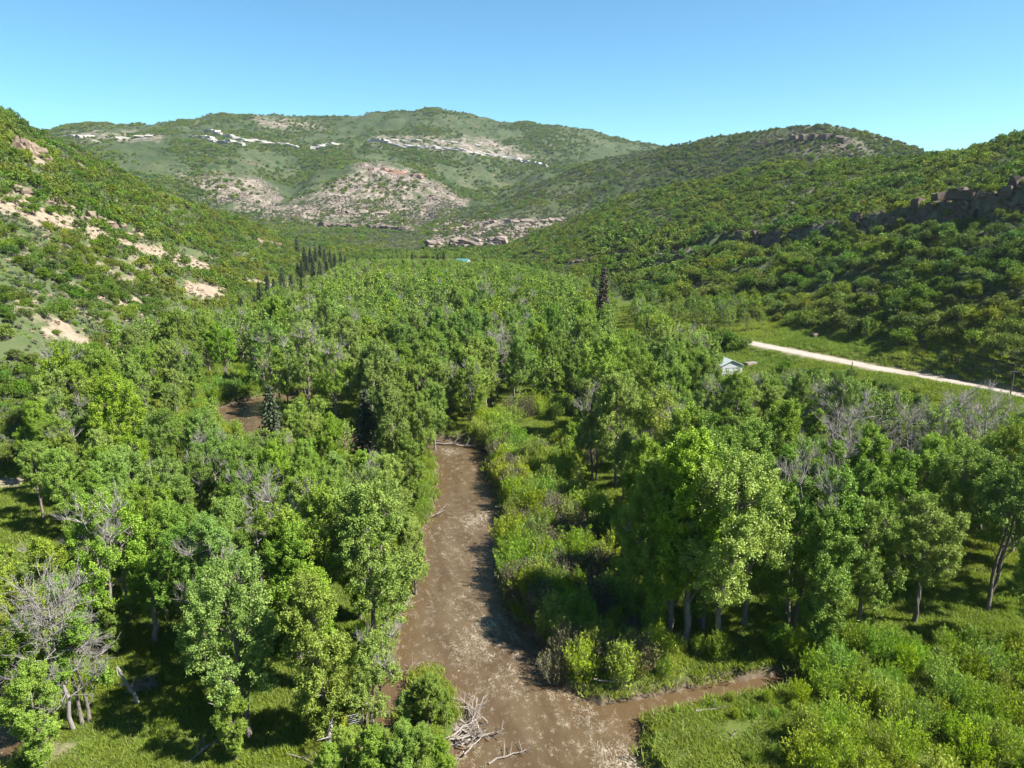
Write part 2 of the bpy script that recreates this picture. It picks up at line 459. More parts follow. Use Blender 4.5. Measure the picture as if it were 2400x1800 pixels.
def terrain_mat():
    m, nt, out = mat('terrain')
    tc = N(nt, 'ShaderNodeTexCoord'); v = tc.outputs['Object']
    def A(n): return N(nt, 'ShaderNodeAttribute', attribute_name=n).outputs['Fac']
    # floodplain grass
    g = mixc(nt, mrange(nt, noise(nt, v, 0.13, 4), 0.35, 0.65), (0.036, 0.064, 0.009), (0.069, 0.094, 0.018))
    g = mixc(nt, mrange(nt, noise(nt, v, 0.9, 5), 0.35, 0.7), g, (0.079, 0.097, 0.023))
    g = mixc(nt, mrange(nt, noise(nt, v, 0.35, 5, 0.6), 0.58, 0.72), g, (0.102, 0.087, 0.048))
    # hills: sage and dry grass with soil
    h1 = mixc(nt, mrange(nt, noise(nt, v, 0.05, 5), 0.38, 0.62), (0.042, 0.068, 0.020), (0.066, 0.085, 0.036))
    h1 = mixc(nt, mrange(nt, noise(nt, v, 0.3, 6, 0.65), 0.5, 0.68), h1, (0.093, 0.097, 0.050))
    # far hills
    h2 = mixc(nt, mrange(nt, noise(nt, v, 0.006, 6, 0.6), 0.4, 0.6), (0.033, 0.048, 0.018), (0.062, 0.073, 0.035))
    h2 = mixc(nt, mrange(nt, noise(nt, v, 0.035, 6, 0.65), 0.52, 0.62), h2, (0.019, 0.036, 0.011))
    h2 = mixc(nt, mrange(nt, noise(nt, v, 0.016, 6, 0.6), 0.60, 0.72), h2, (0.116, 0.096, 0.060))
    h2 = mixc(nt, mrange(nt, noise(nt, v, 0.16, 6, 0.7), 0.50, 0.60), h2, (0.028, 0.048, 0.015))
    hills = mixc(nt, A('far'), h1, h2)
    c = mixc(nt, A('floor'), hills, g)
    soil = mixc(nt, mrange(nt, noise(nt, v, 0.5, 6, 0.65), 0.35, 0.65), (0.197, 0.153, 0.108), (0.271, 0.221, 0.167))
    sf = math_(nt, 'MULTIPLY', A('soil'), mrange(nt, math_(nt, 'ADD', noise(nt, v, 0.28, 7, 0.7), math_(nt, 'MULTIPLY', A('soil'), 0.12)), 0.41, 0.56), True)
    soil = mixc(nt, mrange(nt, noise(nt, v, 1.1, 6, 0.7), 0.5, 0.62), soil, (0.16, 0.125, 0.085))
    c = mixc(nt, sf, c, soil)
    rk = mixc(nt, mrange(nt, noise(nt, v, 0.09, 8, 0.7), 0.42, 0.58), (0.098, 0.081, 0.061), (0.226, 0.189, 0.160))
    rk = mixc(nt, mrange(nt, noise(nt, v, 0.05, 6, 0.7), 0.55, 0.62), rk, (0.049, 0.057, 0.030))
    rf = math_(nt, 'MULTIPLY', A('rock'), mrange(nt, math_(nt, 'ADD', noise(nt, v, 0.022, 7, 0.7), math_(nt, 'MULTIPLY', A('rock'), 0.16)), 0.52, 0.68), True)
    c = mixc(nt, rf, c, rk)
    mud = mixc(nt, mrange(nt, noise(nt, v, 1.5, 5), 0.35, 0.65), (0.059, 0.042, 0.027), (0.118, 0.091, 0.064))
    c = mixc(nt, A('mud'), c, mud)
    p = N(nt, 'ShaderNodeBsdfPrincipled'); p.inputs['Roughness'].default_value = 0.95; p.inputs['Specular IOR Level'].default_value = 0.1
    nt.links.new(c, p.inputs['Base Color'])
    b = N(nt, 'ShaderNodeBump'); b.inputs['Strength'].default_value = 0.5; b.inputs['Distance'].default_value = 0.35
    nt.links.new(noise(nt, v, 1.2, 7, 0.7), b.inputs['Height'])
    b2 = N(nt, 'ShaderNodeBump'); b2.inputs['Distance'].default_value = 6.0
    nt.links.new(mrange(nt, A('far'), 0, 1, 0.0, 0.55), b2.inputs['Strength'])
    nt.links.new(noise(nt, v, 0.045, 7, 0.7), b2.inputs['Height']); nt.links.new(b.outputs[0], b2.inputs['Normal'])
    nt.links.new(b2.outputs[0], p.inputs['Normal'])
    nt.links.new(p.outputs[0], out.inputs[0])
    return m

# ------------------------------------------------------------------ terrain masks (plan regions)
U_, V_, D_ = project(TX, TY, TZ)
def pmask(poly, r0, r1, soft=14, jitter=10):
    m = np.zeros(TZ.shape)
    sel = (TR > r0) & (TR < r1) & (TY > 0)
    pu = U_[sel] + jitter * 2 * fbm(TX[sel] / (r0 * 0.02 + 3), TY[sel] / (r0 * 0.02 + 3), 3, 51)
    pv = V_[sel] + jitter * fbm(TX[sel] / (r0 * 0.02 + 3) + 9, TY[sel] / (r0 * 0.02 + 3), 3, 53)
    m[sel] = 1 - sstep(-soft, soft, poly_sd(pu, pv, poly))
    return m

SOIL_POLYS = [  # pale bare ground on the left slope
    ([(-60, 410), (60, 425), (130, 455), (200, 480), (240, 510), (330, 530), (420, 560), (470, 580), (450, 592), (380, 572), (300, 545), (200, 520), (120, 500), (40, 470), (-60, 440)], 230, 470),
    ([(400, 610), (470, 612), (500, 640), (450, 650), (400, 632)], 200, 500),
    ([(255, 640), (300, 632), (310, 655), (270, 668), (250, 660)], 170, 420),
    ([(95, 690), (150, 690), (160, 715), (205, 735), (200, 760), (140, 740), (95, 720)], 120, 400),
    ([(200, 560), (290, 600), (310, 625), (260, 610), (200, 580)], 200, 460),
    ([(30, 310), (110, 350), (120, 375), (60, 345), (20, 325)], 300, 470),
    ([(520, 596), (620, 612), (650, 622), (600, 628), (520, 610)], 300, 600),
    ([(1700, 450), (1760, 398), (1772, 402), (1735, 430), (1712, 452)], 300, 600),
    
]
ROCK_POLYS = [
    ([(370, 382), (470, 372), (560, 388), (612, 420), (600, 455), (560, 470), (470, 432)], 1190, 1620),
    ([(560, 470), (640, 430), (720, 395), (770, 355), (820, 345), (900, 370), (960, 405), (1015, 432), (980, 470), (880, 502), (700, 492)], 1100, 1640),
    ([(1640, 300), (1720, 282), (1830, 288), (1900, 325), (1850, 348), (1700, 335), (1620, 318)], 850, 1150),
    ([(930, 490), (1050, 470), (1220, 478), (1200, 500), (1100, 545), (930, 545)], 820, 1060),
    ([(540, 250), (700, 262), (700, 285), (560, 275)], 1900, 2300),
    ([(150, 285), (350, 285), (350, 308), (150, 305)], 1800, 2300),
    ([(800, 290), (1060, 298), (1180, 345), (1000, 330), (800, 312)], 1750, 2200),
]
soil = np.zeros(TZ.shape); rock = np.zeros(TZ.shape)
for p, a, b in SOIL_POLYS: soil = np.maximum(soil, pmask(p, a, b, 8, 14))
for p, a, b in ROCK_POLYS: rock = np.maximum(rock, pmask(p, a, b, 10, 12))
_ca = np.array([p[0] for p in CLIFF_R])[::-1]; _cr = np.array([p[1] for p in CLIFF_R])[::-1]
CLIFF_D = TR - np.interp(PHI, _ca, _cr)[:, None]
_cw = (sstep(_ca[0] - 0.25, _ca[0], PHI))[:, None]
rock = np.maximum(rock, _cw * (1 - sstep(4, 16, np.abs(CLIFF_D - 5) + 7 * fbm(TX / 9, TY / 9, 3, 57))) * 0.9)
rock = np.where((TR > 850) & (TR < 1150) & (TX > 300), rock * 0.6, rock)
floor_m = 1 - sstep(-12, 22, TR - FOOT_R[:, None])
floor_m = np.where(TR > 700, 0, floor_m)
far_m = sstep(520, 850, TR)
left_dry = np.where((TX < 0) & (TR < 650), 1, 0) * sstep(0.22, 0.5, fbm(TX / 22, TY / 22, 4, 71)) * (1 - floor_m) * 0.6
soil = np.maximum(soil, left_dry)
soil = np.maximum(soil, pmask([(-80, 1035), (60, 1030), (50, 1050), (-80, 1062)], 60, 200, 4, 6) * 0.9)     # the track in the left meadow
soil = np.maximum(soil, pmask([(120, 1600), (160, 1605), (165, 1640), (90, 1650)], 40, 90, 8, 10) * 0.55)
soil = np.maximum(soil, pmask([(680, 1560), (740, 1540), (740, 1575), (690, 1590)], 40, 90, 8, 10) * 0.55)
soil = np.maximum(soil, (1 - sstep(3.4, 6.0, rd + 1.2 * fbm(TX / 4, TY / 4, 2, 77))) * 0.6)
mud = 1 - sstep(0.1, 0.85, wj)

idx = np.arange(NP_ * NR).reshape(NP_, NR)
q = np.stack([idx[:-1, :-1], idx[:-1, 1:], idx[1:, 1:], idx[1:, :-1]], -1).reshape(-1, 4)
seam = np.stack([idx[-1, :-1], idx[-1, 1:], idx[0, 1:], idx[0, :-1]], -1).reshape(-1, 4)
capc = NP_ * NR
V = np.stack([TX.ravel(), TY.ravel(), TZ.ravel()], 1)
V = np.vstack([V, [[0, 0, 1.5]]])
cap = np.stack([np.full(NP_, capc), idx[:, 0], np.roll(idx[:, 0], -1)], 1)
z1 = lambda a: np.append(a.ravel(), 0)
me = mesh_np('terrain', V, [q[:, ::1], seam, cap], terrain_mat(), True,
             {'floor': ('POINT', z1(floor_m)), 'far': ('POINT', z1(far_m)), 'soil': ('POINT', z1(soil)), 'rock': ('POINT', z1(rock)), 'mud': ('POINT', z1(mud))})
me.flip_normals() if me.polygons[len(me.polygons) // 2].normal.z < 0 else None
terrain = tag(obj('terrain', me), 'green valley floor and hills of sage, soil and rock', kind='structure')

def sample(mask, x, y):
    p = np.interp(np.arctan2(x, y), PHI, np.arange(NP_)); l = np.interp(np.log(np.maximum(np.hypot(x, y), 3.001)), LR, np.arange(NR))
    return mask[np.clip(np.rint(p).astype(int), 0, NP_ - 1), np.clip(np.rint(l).astype(int), 0, NR - 1)]

# ------------------------------------------------------------------ water
def water_mat():
    m, nt, out = mat('muddy_water')
    uv = N(nt, 'ShaderNodeAttribute', attribute_name='flow').outputs['Vector']
    def vec(sx, sy, dist=0.0, ds=0.2):
        mp = N(nt, 'ShaderNodeMapping'); mp.inputs['Scale'].default_value = (sx, sy, 1)
        nt.links.new(uv, mp.inputs[0]); return mp.outputs[0]
    geo = N(nt, 'ShaderNodeTexCoord').outputs['Object']
    base = mixc(nt, mrange(nt, noise(nt, vec(0.35, 1.0), 0.35, 4), 0.35, 0.65), (0.061, 0.040, 0.021), (0.088, 0.063, 0.035))
    shallow = N(nt, 'ShaderNodeAttribute', attribute_name='shallow').outputs['Fac']
    base = mixc(nt, shallow, base, (0.075, 0.049, 0.025))
    rapid = N(nt, 'ShaderNodeAttribute', attribute_name='rapid').outputs['Fac']
    # sun glints painted pale on wavelet crests: iso-lines of distorted noise, broken into flecks
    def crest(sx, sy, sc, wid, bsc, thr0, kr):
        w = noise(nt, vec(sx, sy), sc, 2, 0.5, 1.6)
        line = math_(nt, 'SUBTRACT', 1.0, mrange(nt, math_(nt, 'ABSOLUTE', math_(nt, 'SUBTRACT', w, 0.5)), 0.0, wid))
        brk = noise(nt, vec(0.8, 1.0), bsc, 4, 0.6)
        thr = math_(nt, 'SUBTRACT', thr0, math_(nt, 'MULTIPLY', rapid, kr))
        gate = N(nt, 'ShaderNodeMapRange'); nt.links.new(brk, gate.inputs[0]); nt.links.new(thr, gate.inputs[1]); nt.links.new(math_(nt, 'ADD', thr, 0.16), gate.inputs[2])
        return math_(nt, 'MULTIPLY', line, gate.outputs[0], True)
    foam_glint = math_(nt, 'MAXIMUM', math_(nt, 'MULTIPLY', crest(0.55, 0.75, 2.7, 0.06, 0.9, 0.525, 0.16), 0.62), math_(nt, 'MULTIPLY', crest(0.5, 0.8, 1.5, 0.04, 0.6, 0.58, 0.22), 0.8))
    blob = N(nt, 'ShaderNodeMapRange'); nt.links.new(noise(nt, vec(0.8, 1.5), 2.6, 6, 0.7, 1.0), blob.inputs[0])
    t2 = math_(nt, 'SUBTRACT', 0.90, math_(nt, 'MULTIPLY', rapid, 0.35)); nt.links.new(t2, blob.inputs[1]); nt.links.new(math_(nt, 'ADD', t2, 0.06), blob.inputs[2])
    foam_glint = math_(nt, 'MAXIMUM', foam_glint, math_(nt, 'MULTIPLY', blob.outputs[0], 0.85), True)
    c = mixc(nt, foam_glint, base, (0.327, 0.289, 0.224))
    p = N(nt, 'ShaderNodeBsdfPrincipled'); nt.links.new(c, p.inputs['Base Color'])
    p.inputs['Roughness'].default_value = 0.7; p.inputs['Specular IOR Level'].default_value = 0.0
    p.inputs['Coat Weight'].default_value = 1.0; p.inputs['Coat IOR'].default_value = 1.36
    nt.links.new(mrange(nt, foam_glint, 0, 1, 0.07, 0.5), p.inputs['Coat Roughness'])
    hgt = math_(nt, 'ADD', noise(nt, vec(0.5, 0.9), 1.3, 4, 0.6, 1.0), math_(nt, 'MULTIPLY', foam_glint, 0.15))
    b = N(nt, 'ShaderNodeBump'); b.inputs['Strength'].default_value = 0.85; b.inputs['Distance'].default_value = 0.45
    nt.links.new(hgt, b.inputs['Height']); nt.links.new(b.outputs[0], p.inputs['Coat Normal'])
    b2 = N(nt, 'ShaderNodeBump'); b2.inputs['Strength'].default_value = 0.25; b2.inputs['Distance'].default_value = 0.3
    nt.links.new(hgt, b2.inputs['Height']); nt.links.new(b2.outputs[0], p.inputs['Normal'])
    nt.links.new(p.outputs[0], out.inputs[0])
    return m
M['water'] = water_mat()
RAPIDS = [(1040, 1115, 5, .8), (1018, 1132, 5, .8), (950, 1150, 4, .5), (1062, 1348, 4, 1), (1020, 1395, 5, .6), (1000, 1300, 8, .35), (1215, 1498, 3, .8), (1262, 1546, 4.5, .7),
          (1320, 1630, 5, .8), (1060, 1400, 9, .35), (1120, 1450, 6, .3), (970, 975, 4, 1.1), (1000, 1010, 6, .3), (1370, 1655, 3, .8), (1000, 1620, 4, .6), (990, 1200, 8, .25), (1090, 1480, 5, .3)]
def build_water():
    st_ = 0.3
    P = np.array(RIVER + UPSTREAM + SIDEARM)
    x0, y0 = P.min(0) - 8; x1, y1 = P.max(0) + 8
    gx = np.arange(x0, x1, st_); gy = np.arange(y0, y1, st_)
    GX, GY = np.meshgrid(gx, gy, indexing='ij')
    sd = water_sd(GX, GY)
    keep = (sd < 1.3)
    ii = np.full(GX.shape, -1, np.int64)
    cell = keep[:-1, :-1] & keep[1:, :-1] & keep[1:, 1:] & keep[:-1, 1:]
    vm = np.zeros(GX.shape, bool)
    vm[:-1, :-1] |= cell; vm[1:, :-1] |= cell; vm[1:, 1:] |= cell; vm[:-1, 1:] |= cell
    ii[vm] = np.arange(vm.sum())
    F = np.stack([ii[:-1, :-1], ii[1:, :-1], ii[1:, 1:], ii[:-1, 1:]], -1)[cell]
    X = GX[vm]; Y = GY[vm]
    d, s, o = line_info(X, Y, CENTRE)
    rap = np.zeros(X.shape)
    for u, v, rad, a in RAPIDS:
        px, py = plane_pt(u, v, 0)
        rap += a * np.exp(-((X - px) ** 2 + (Y - py) ** 2) / (rad * 0.55) ** 2)
    rap = np.clip(rap, 0, 1.2)
    # standing waves
    amp = 0.06 + 0.10 * rap
    Z = amp * fbm(s / 1.6, o / 1.1, 3, 91) + 0.05 * fbm(X / 5, Y / 5, 2, 93)
    sh = sstep(-3.5, -0.4, sd[vm])
    flow = np.stack([Y * 0.96 - X * 0.28, X * 0.96 + Y * 0.28, 0 * s], 1)
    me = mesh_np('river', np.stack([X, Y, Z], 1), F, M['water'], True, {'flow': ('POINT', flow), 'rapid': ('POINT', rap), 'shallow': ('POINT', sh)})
    return tag(obj('river', me), 'brown muddy river with small white ripples winding through the trees', kind='structure')
build_water()

# ------------------------------------------------------------------ road
def build_road():
    m = rough_mat('pale_gravel', (0.236, 0.198, 0.166), (0.293, 0.255, 0.217), 0.6, 0.95, 0.3, c3=(0.208, 0.170, 0.137), bscale=4)
    pts = []
    for (ax, ay), (bx, by) in zip(ROAD[:-1], ROAD[1:]):
        n = max(2, int(math.hypot(bx - ax, by - ay) / 1.5))
        for k in range(n): pts.append((ax + (bx - ax) * k / n, ay + (by - ay) * k / n))
    P = np.array(pts); T = np.gradient(P, axis=0); T /= np.linalg.norm(T, axis=1)[:, None]
    Nn = np.stack([-T[:, 1], T[:, 0]], 1)
    offs = np.array([-3.9, -3.3, -2.0, -1.0, 0, 1.0, 2.0, 3.3, 3.9])
    prof = np.array([-0.25, 0.10, 0.10, 0.14, 0.18, 0.14, 0.10, 0.10, -0.25])
    wig = 0.35 * perlin(np.arange(len(P)) / 5.0, np.zeros(len(P)), 3)
    V = []
    for o, z in zip(offs, prof):
        oo = o + np.sign(o) * (wig if abs(o) > 2 else 0)
        Q = P + Nn * np.reshape(oo, (-1, 1)) if np.ndim(oo) else P + Nn * oo
        V.append(np.column_stack([Q, H(Q[:, 0], Q[:, 1]) * 0 + ROAD_Z + z]))
    n, k = len(P), len(offs)
    V = np.array(V).reshape(-1, 3)
    ii = np.arange(n * k).reshape(k, n)
    F = np.stack([ii[:-1, :-1], ii[:-1, 1:], ii[1:, 1:], ii[1:, :-1]], -1).reshape(-1, 4)
    nt = m.node_tree; p = [n for n in nt.nodes if n.type == 'BSDF_PRINCIPLED'][0]
    src = p.inputs['Base Color'].links[0].from_socket
    ac = N(nt, 'ShaderNodeAttribute', attribute_name='across').outputs['Fac']
    wob = math_(nt, 'MULTIPLY', math_(nt, 'SUBTRACT', noise(nt, N(nt, 'ShaderNodeTexCoord').outputs['Object'], 0.5, 4), 0.5), 1.3)
    trk = math_(nt, 'ABSOLUTE', math_(nt, 'SUBTRACT', math_(nt, 'ABSOLUTE', math_(nt, 'ADD', ac, wob)), 0.95))
    lane = mrange(nt, trk, 0.15, 0.7, 1.0, 0.0)
    col = mixc(nt, math_(nt, 'MULTIPLY', lane, 0.35), mixc(nt, mrange(nt, math_(nt, 'ABSOLUTE', math_(nt, 'ADD', ac, wob)), 2.5, 3.6), src, (0.15, 0.13, 0.075)), (0.46, 0.40, 0.34))
    nt.links.new(col, p.inputs['Base Color'])
    me = mesh_np('gravel_road', V, F, m, True, {'across': ('POINT', np.repeat(offs, n))})
    tag(obj('gravel_road', me), 'pale gravel road along the foot of the hillside', kind='structure')
build_road()
# ------------------------------------------------------------------ plant builders
def unit(a):
    return a / np.maximum(np.linalg.norm(a, axis=-1, keepdims=True), 1e-9)

def leaf_quads(C, T, L, W, rng, flat=None):
    """diamond leaves: centres C, long axes T, lengths L, widths W -> verts, faces"""
    n = len(C)
    T = unit(T)
    R = rng.normal(size=(n, 3)) if flat is None else flat + rng.normal(size=(n, 3)) * 0.55
    B = unit(np.cross(T, R))
    L = np.broadcast_to(np.asarray(L), (n,))[:, None]; W = np.broadcast_to(np.asarray(W), (n,))[:, None]
    V = np.stack([C - T * L * 0.5, C + B * W * 0.5 + T * L * 0.05, C + T * L * 0.5, C - B * W * 0.5 + T * L * 0.05], 1).reshape(-1, 3)
    return V, np.arange(4 * n).reshape(n, 4)

def tubes(A, B, ra, rb, n=5):
    A = np.asarray(A, float); B = np.asarray(B, float)
    k = len(A); ra = np.broadcast_to(ra, (k,)); rb = np.broadcast_to(rb, (k,))
    D = unit(B - A); ref = np.where(np.abs(D[:, 2:3]) > 0.9, np.array([[1.0, 0, 0]]), np.array([[0, 0, 1.0]]))
    P = unit(np.cross(D, ref)); Q = np.cross(D, P)
    a = np.arange(n) * 2 * math.pi / n
    ring = P[:, None, :] * np.cos(a)[None, :, None] + Q[:, None, :] * np.sin(a)[None, :, None]
    V = np.concatenate([A[:, None, :] + ring * ra[:, None, None], B[:, None, :] + ring * rb[:, None, None]], 1).reshape(-1, 3)
    base = (np.arange(k) * 2 * n)[:, None]
    i = np.arange(n)[None, :]; j = (np.arange(n)[None, :] + 1) % n
    F = np.stack([base + i, base + j, base + j + n, base + i + n], -1).reshape(-1, 4)
    return V, F

class Wood:
    def __init__(s): s.A = []; s.B = []; s.ra = []; s.rb = []
    def seg(s, a, b, ra, rb): s.A.append(a); s.B.append(b); s.ra.append(ra); s.rb.append(rb)
    def path(s, pts, r0, r1):
        n = len(pts) - 1
        for i in range(n):
            s.seg(pts[i], pts[i + 1], r0 + (r1 - r0) * i / n, r0 + (r1 - r0) * (i + 1) / n)
    def mesh(s, name, m, n=6):
        V, F = tubes(np.array(s.A), np.array(s.B), np.array(s.ra), np.array(s.rb), n)
        return mesh_np(name, V, F, m, True)

def curve(a, b, rng, up=0.3, n=3, wob=0.06):
    a = np.asarray(a, float); b = np.asarray(b, float); L = np.linalg.norm(b - a)
    out = []
    for i in range(n + 1):
        t = i / n
        p = a * (1 - t) + b * t + np.array([0, 0, -up * L * t * (1 - t)])
        if 0 < i < n: p = p + rng.normal(size=3) * L * wob
        out.append(p)
    return out

def make_cottonwood(seed, h=18.0, cr=3.9, base=0.22, lobes=14, tufts=27, leaves=136, leaf=0.158, bare=0.0, skirt=0, stems=1):
    """returns trunk mesh, crown mesh, bare-branch mesh or None; crown of lobes of leafy sprays on limbs"""
    rng = np.random.default_rng(seed)
    wood, deads = Wood(), []
    r0 = h * 0.0155 / stems ** 0.4
    trunks = []
    for k in range(stems):
        a = rng.uniform(0, 6.28); off = np.array([math.cos(a), math.sin(a), 0]) * (0.0 if stems == 1 else 0.35)
        lean = rng.normal(size=2) * h * (0.035 if stems == 1 else 0.07) + off[:2] * 2
        pts = []
        for i in range(8):
            t = i / 7
            pts.append(np.array([off[0] + lean[0] * t ** 1.4 + rng.normal() * 0.12 * (i > 0), off[1] + lean[1] * t ** 1.4 + rng.normal() * 0.12 * (i > 0), -0.6 + (h * 0.84 + 0.6) * t]))
        wood.path(pts[:2], r0 * 1.35, r0 * 1.0); wood.path(pts[1:], r0 * 1.0, r0 * 0.16)
        trunks.append(np.array(pts))
    def trunk_at(z, k):
        P = trunks[k % stems]
        return np.array([np.interp(z, P[:, 2], P[:, 0]), np.interp(z, P[:, 2], P[:, 1]), z])
    LC, LR_, LD = [], [], []
    ga = rng.uniform(0, 6.28)
    for i in range(lobes + skirt):
        if i == 0: t = 0.93; fr = 0.1
        elif i < lobes:
            t = base + 0.10 + (0.90 - base - 0.10) * ((i - 0.5) / (lobes - 1)) ** 0.85; fr = rng.uniform(0.5, 0.86)
        else: t = rng.uniform(0.10, base + 0.1); fr = rng.uniform(0.2, 0.6)
        ga += 2.4 + rng.normal() * 0.35
        x = np.clip((t - base) / (1 - base), 0.02, 1)
        env = cr * (math.sin(math.pi * min(0.97, x ** 0.75 * 0.92 + 0.06)) ** 0.6)
        if i >= lobes: env = cr * 0.5
        c = trunk_at(t * h, i) + np.array([math.cos(ga), math.sin(ga), 0]) * env * fr
        c[2] = min(c[2], h * 0.93)
        R = cr * rng.uniform(0.32, 0.50) * (0.8 if i >= lobes else 1)
        if i == 0: R = cr * 0.38
        isdead = (rng.random() < bare * (1.6 if t > 0.6 else 0.6)) and i != 99
        LC.append(c); LR_.append(R); LD.append(isdead)
    cx = np.mean(LC, 0)
    Cs, Ts, Ns, tint = [], [], [], []
    for i, (c, R, isd) in enumerate(zip(LC, LR_, LD)):
        zl = max(h * 0.12, c[2] - rng.uniform(0.14, 0.26) * h)
        limb = curve(trunk_at(min(zl, h * 0.8), i), c, rng, 0.22, 4, 0.05)
        if isd: dead = Wood(); deads.append(dead)
        (dead if isd else wood).path(limb, r0 * 0.42 * (1 - 0.5 * c[2] / h), 0.035)
        outw = unit((c - np.array([cx[0], cx[1], c[2]]))[None])[0]
        nt_ = tufts if not isd else 15
        d = unit(rng.normal(size=(nt_, 3)) + outw * 0.45 + np.array([0, 0, 0.42]))
        rad = R * rng.uniform(0.55, 1.08, nt_)[:, None]
        P = c + d * rad * np.array([1, 1, 1.3])
        ax = unit(d + np.array([0, 0, 0.9]) + rng.normal(size=(nt_, 3)) * 0.25)
        if isd:
            P[:, 2] = np.maximum(P[:, 2], c[2] + 0.15 * R); ax = unit(ax + np.array([0, 0, 0.8]))
            for p, a_ in zip(P, ax):
                p = p + a_ * R * 0.75
                mid = c * 0.45 + p * 0.55 + rng.normal(size=3) * 0.15
                dead.seg(c, mid, 0.045, 0.03); dead.seg(mid, p, 0.03, 0.012)
                for _ in range(6):
                    tt = rng.uniform(0.1, 1.0)
                    q = mid * (1 - tt) + p * tt
                    dead.seg(q, q + unit((a_ + rng.normal(size=3) * 0.4)[None])[0] * rng.uniform(0.5, 1.3), 0.013, 0.006)
            continue
        for p in P[::2]:
            wood.seg(c, p, 0.03, 0.012)
        n = nt_ * leaves
        rep = np.repeat(np.arange(nt_), leaves)
        tl = h * 0.047
        along = rng.uniform(-0.75, 0.75, n) * tl * rng.uniform(0.7, 1.3, nt_)[rep]
        taper = (1.05 - np.abs(along) / tl * 0.7)[:, None]
        pos = P[rep] + ax[rep] * along[:, None] + rng.normal(size=(n, 3)) * tl * 0.24 * taper
        Cs.append(pos); Ts.append(ax[rep] * 0.55 + rng.normal(size=(n, 3)) * 0.75); Ns.append(d[rep] * 0.55 + np.array([0, 0, 0.5]))
        tuft_t = rng.uniform(0.1, 0.8, nt_)[rep]
        tint.append(np.clip(tuft_t + rng.normal(size=n) * 0.18, 0, 1))
    C = np.concatenate(Cs); T = np.concatenate(Ts); tn = np.concatenate(tint)
    L = leaf * rng.uniform(0.75, 1.3, len(C))
    V, F = leaf_quads(C, T, L, L * 0.8, rng, np.concatenate(Ns))
    V[:, 2] = np.maximum(V[:, 2], 0.15)
    crown = mesh_np('crown', V, F, M['cotton'], False, {'tint': ('FACE', tn)})
    return wood.mesh('trunk', M['bark'], 6), crown, [d_.mesh('bare_limb', M['palebark'], 4) for d_ in deads]

def make_dead(seed, h=15.0, cr=3.2, fine=1.0, matk='palebark'):
    rng = np.random.default_rng(seed)
    trunk, br = Wood(), Wood()
    lean = rng.normal(size=2) * h * 0.05
    pts = [np.array([lean[0] * t + rng.normal() * .15 * (t > 0), lean[1] * t + rng.normal() * .15 * (t > 0), -0.6 + (h * .93 + .6) * t]) for t in np.linspace(0, 1, 8)]
    trunk.path(pts, h * 0.014, 0.03)
    P = np.array(pts)
    A, B = [], []
    for i in range(26):
        z = h * (0.2 + 0.72 * (i / 26) ** 0.9)
        a = i * 2.4 + rng.normal() * 0.4
        s = np.array([np.interp(z, P[:, 2], P[:, 0]), np.interp(z, P[:, 2], P[:, 1]), z])
        L = cr * (1.15 - 0.75 * z / h) * rng.uniform(0.7, 1.2) * 1.3
        e = s + np.array([math.cos(a), math.sin(a), rng.uniform(0.35, 1.1)]) * L
        c = curve(s, e, rng, 0.25, 4, 0.07)
        br.path(c, 0.10 * (1.2 - z / h), 0.025)
        for j in range(int(11 * fine)):
            t = rng.uniform(0.25, 1.0); k = min(3, int(t * 4)); f = t * 4 - k
            q = c[k] * (1 - f) + c[k + 1] * f
            d = unit((unit((e - s)[None])[0] * 0.7 + rng.normal(size=3) * 0.55 + np.array([0, 0, .45]))[None])[0]
            l1 = rng.uniform(0.8, 1.8) * cr / 3.2
            br.seg(q, q + d * l1, 0.03, 0.014)
            for _ in range(int(5 * fine)):
                tt = rng.uniform(0.2, 1)
                q2 = q + d * l1 * tt
                d2 = unit((d + rng.normal(size=3) * 0.6)[None])[0]
                br.seg(q2, q2 + d2 * rng.uniform(0.4, 1.0), 0.016, 0.007)
    return trunk.mesh('trunk', M[matk], 7), br.mesh('bare_branches', M[matk], 3)

def make_spruce(seed, h=15.0, R=2.6, m='spruce', dens=1.0, gaps=0.0):
    rng = np.random.default_rng(seed)
    w = Wood(); w.path([np.array([0, 0, -0.5]), np.array([0.05, 0, h * .5]), np.array([0, 0.05, h * .98])], h * .014, 0.03)
    Cs, Ts = [], []
    nw = int(30 * dens)
    for i in range(nw):
        z = h * (0.05 + 0.93 * i / nw)
        Lr = R * (1 - z / h) ** 0.85 * (0.85 if i < 2 else 1) + 0.18
        for k in range(8):
            if rng.random() < gaps: continue
            a = k * 0.785 + i * 0.5 + rng.normal() * 0.2
            L = Lr * rng.uniform(0.72, 1.12)
            d = np.array([math.cos(a), math.sin(a), 0.18 - 0.42 * (1 - z / h)])
            s = np.array([0, 0, z]); e = s + d * L
            w.seg(s, e, 0.04, 0.012)
            n = max(6, int(26 * L / R * dens + 6))
            t = rng.uniform(0.15, 1.05, n)[:, None]
            p = s + d * L * t + rng.normal(size=(n, 3)) * 0.12 * (0.4 + L * .2) + np.array([0, 0, -0.10])
            Cs.append(p); Ts.append(d + rng.normal(size=(n, 3)) * 0.55 + np.array([0, 0, -0.15]))
    C = np.concatenate(Cs); T = np.concatenate(Ts)
    V, F = leaf_quads(C, T, rng.uniform(0.45, 0.8, len(C)), 0.27, rng, np.array([0, 0, 1.0]))
    V[:, 2] = np.maximum(V[:, 2], 0.1)
    crown = mesh_np('crown', V, F, M[m], False, {'tint': ('FACE', rng.uniform(0, 1, len(C)))})
    return w.mesh('trunk', M['bark'], 5), crown

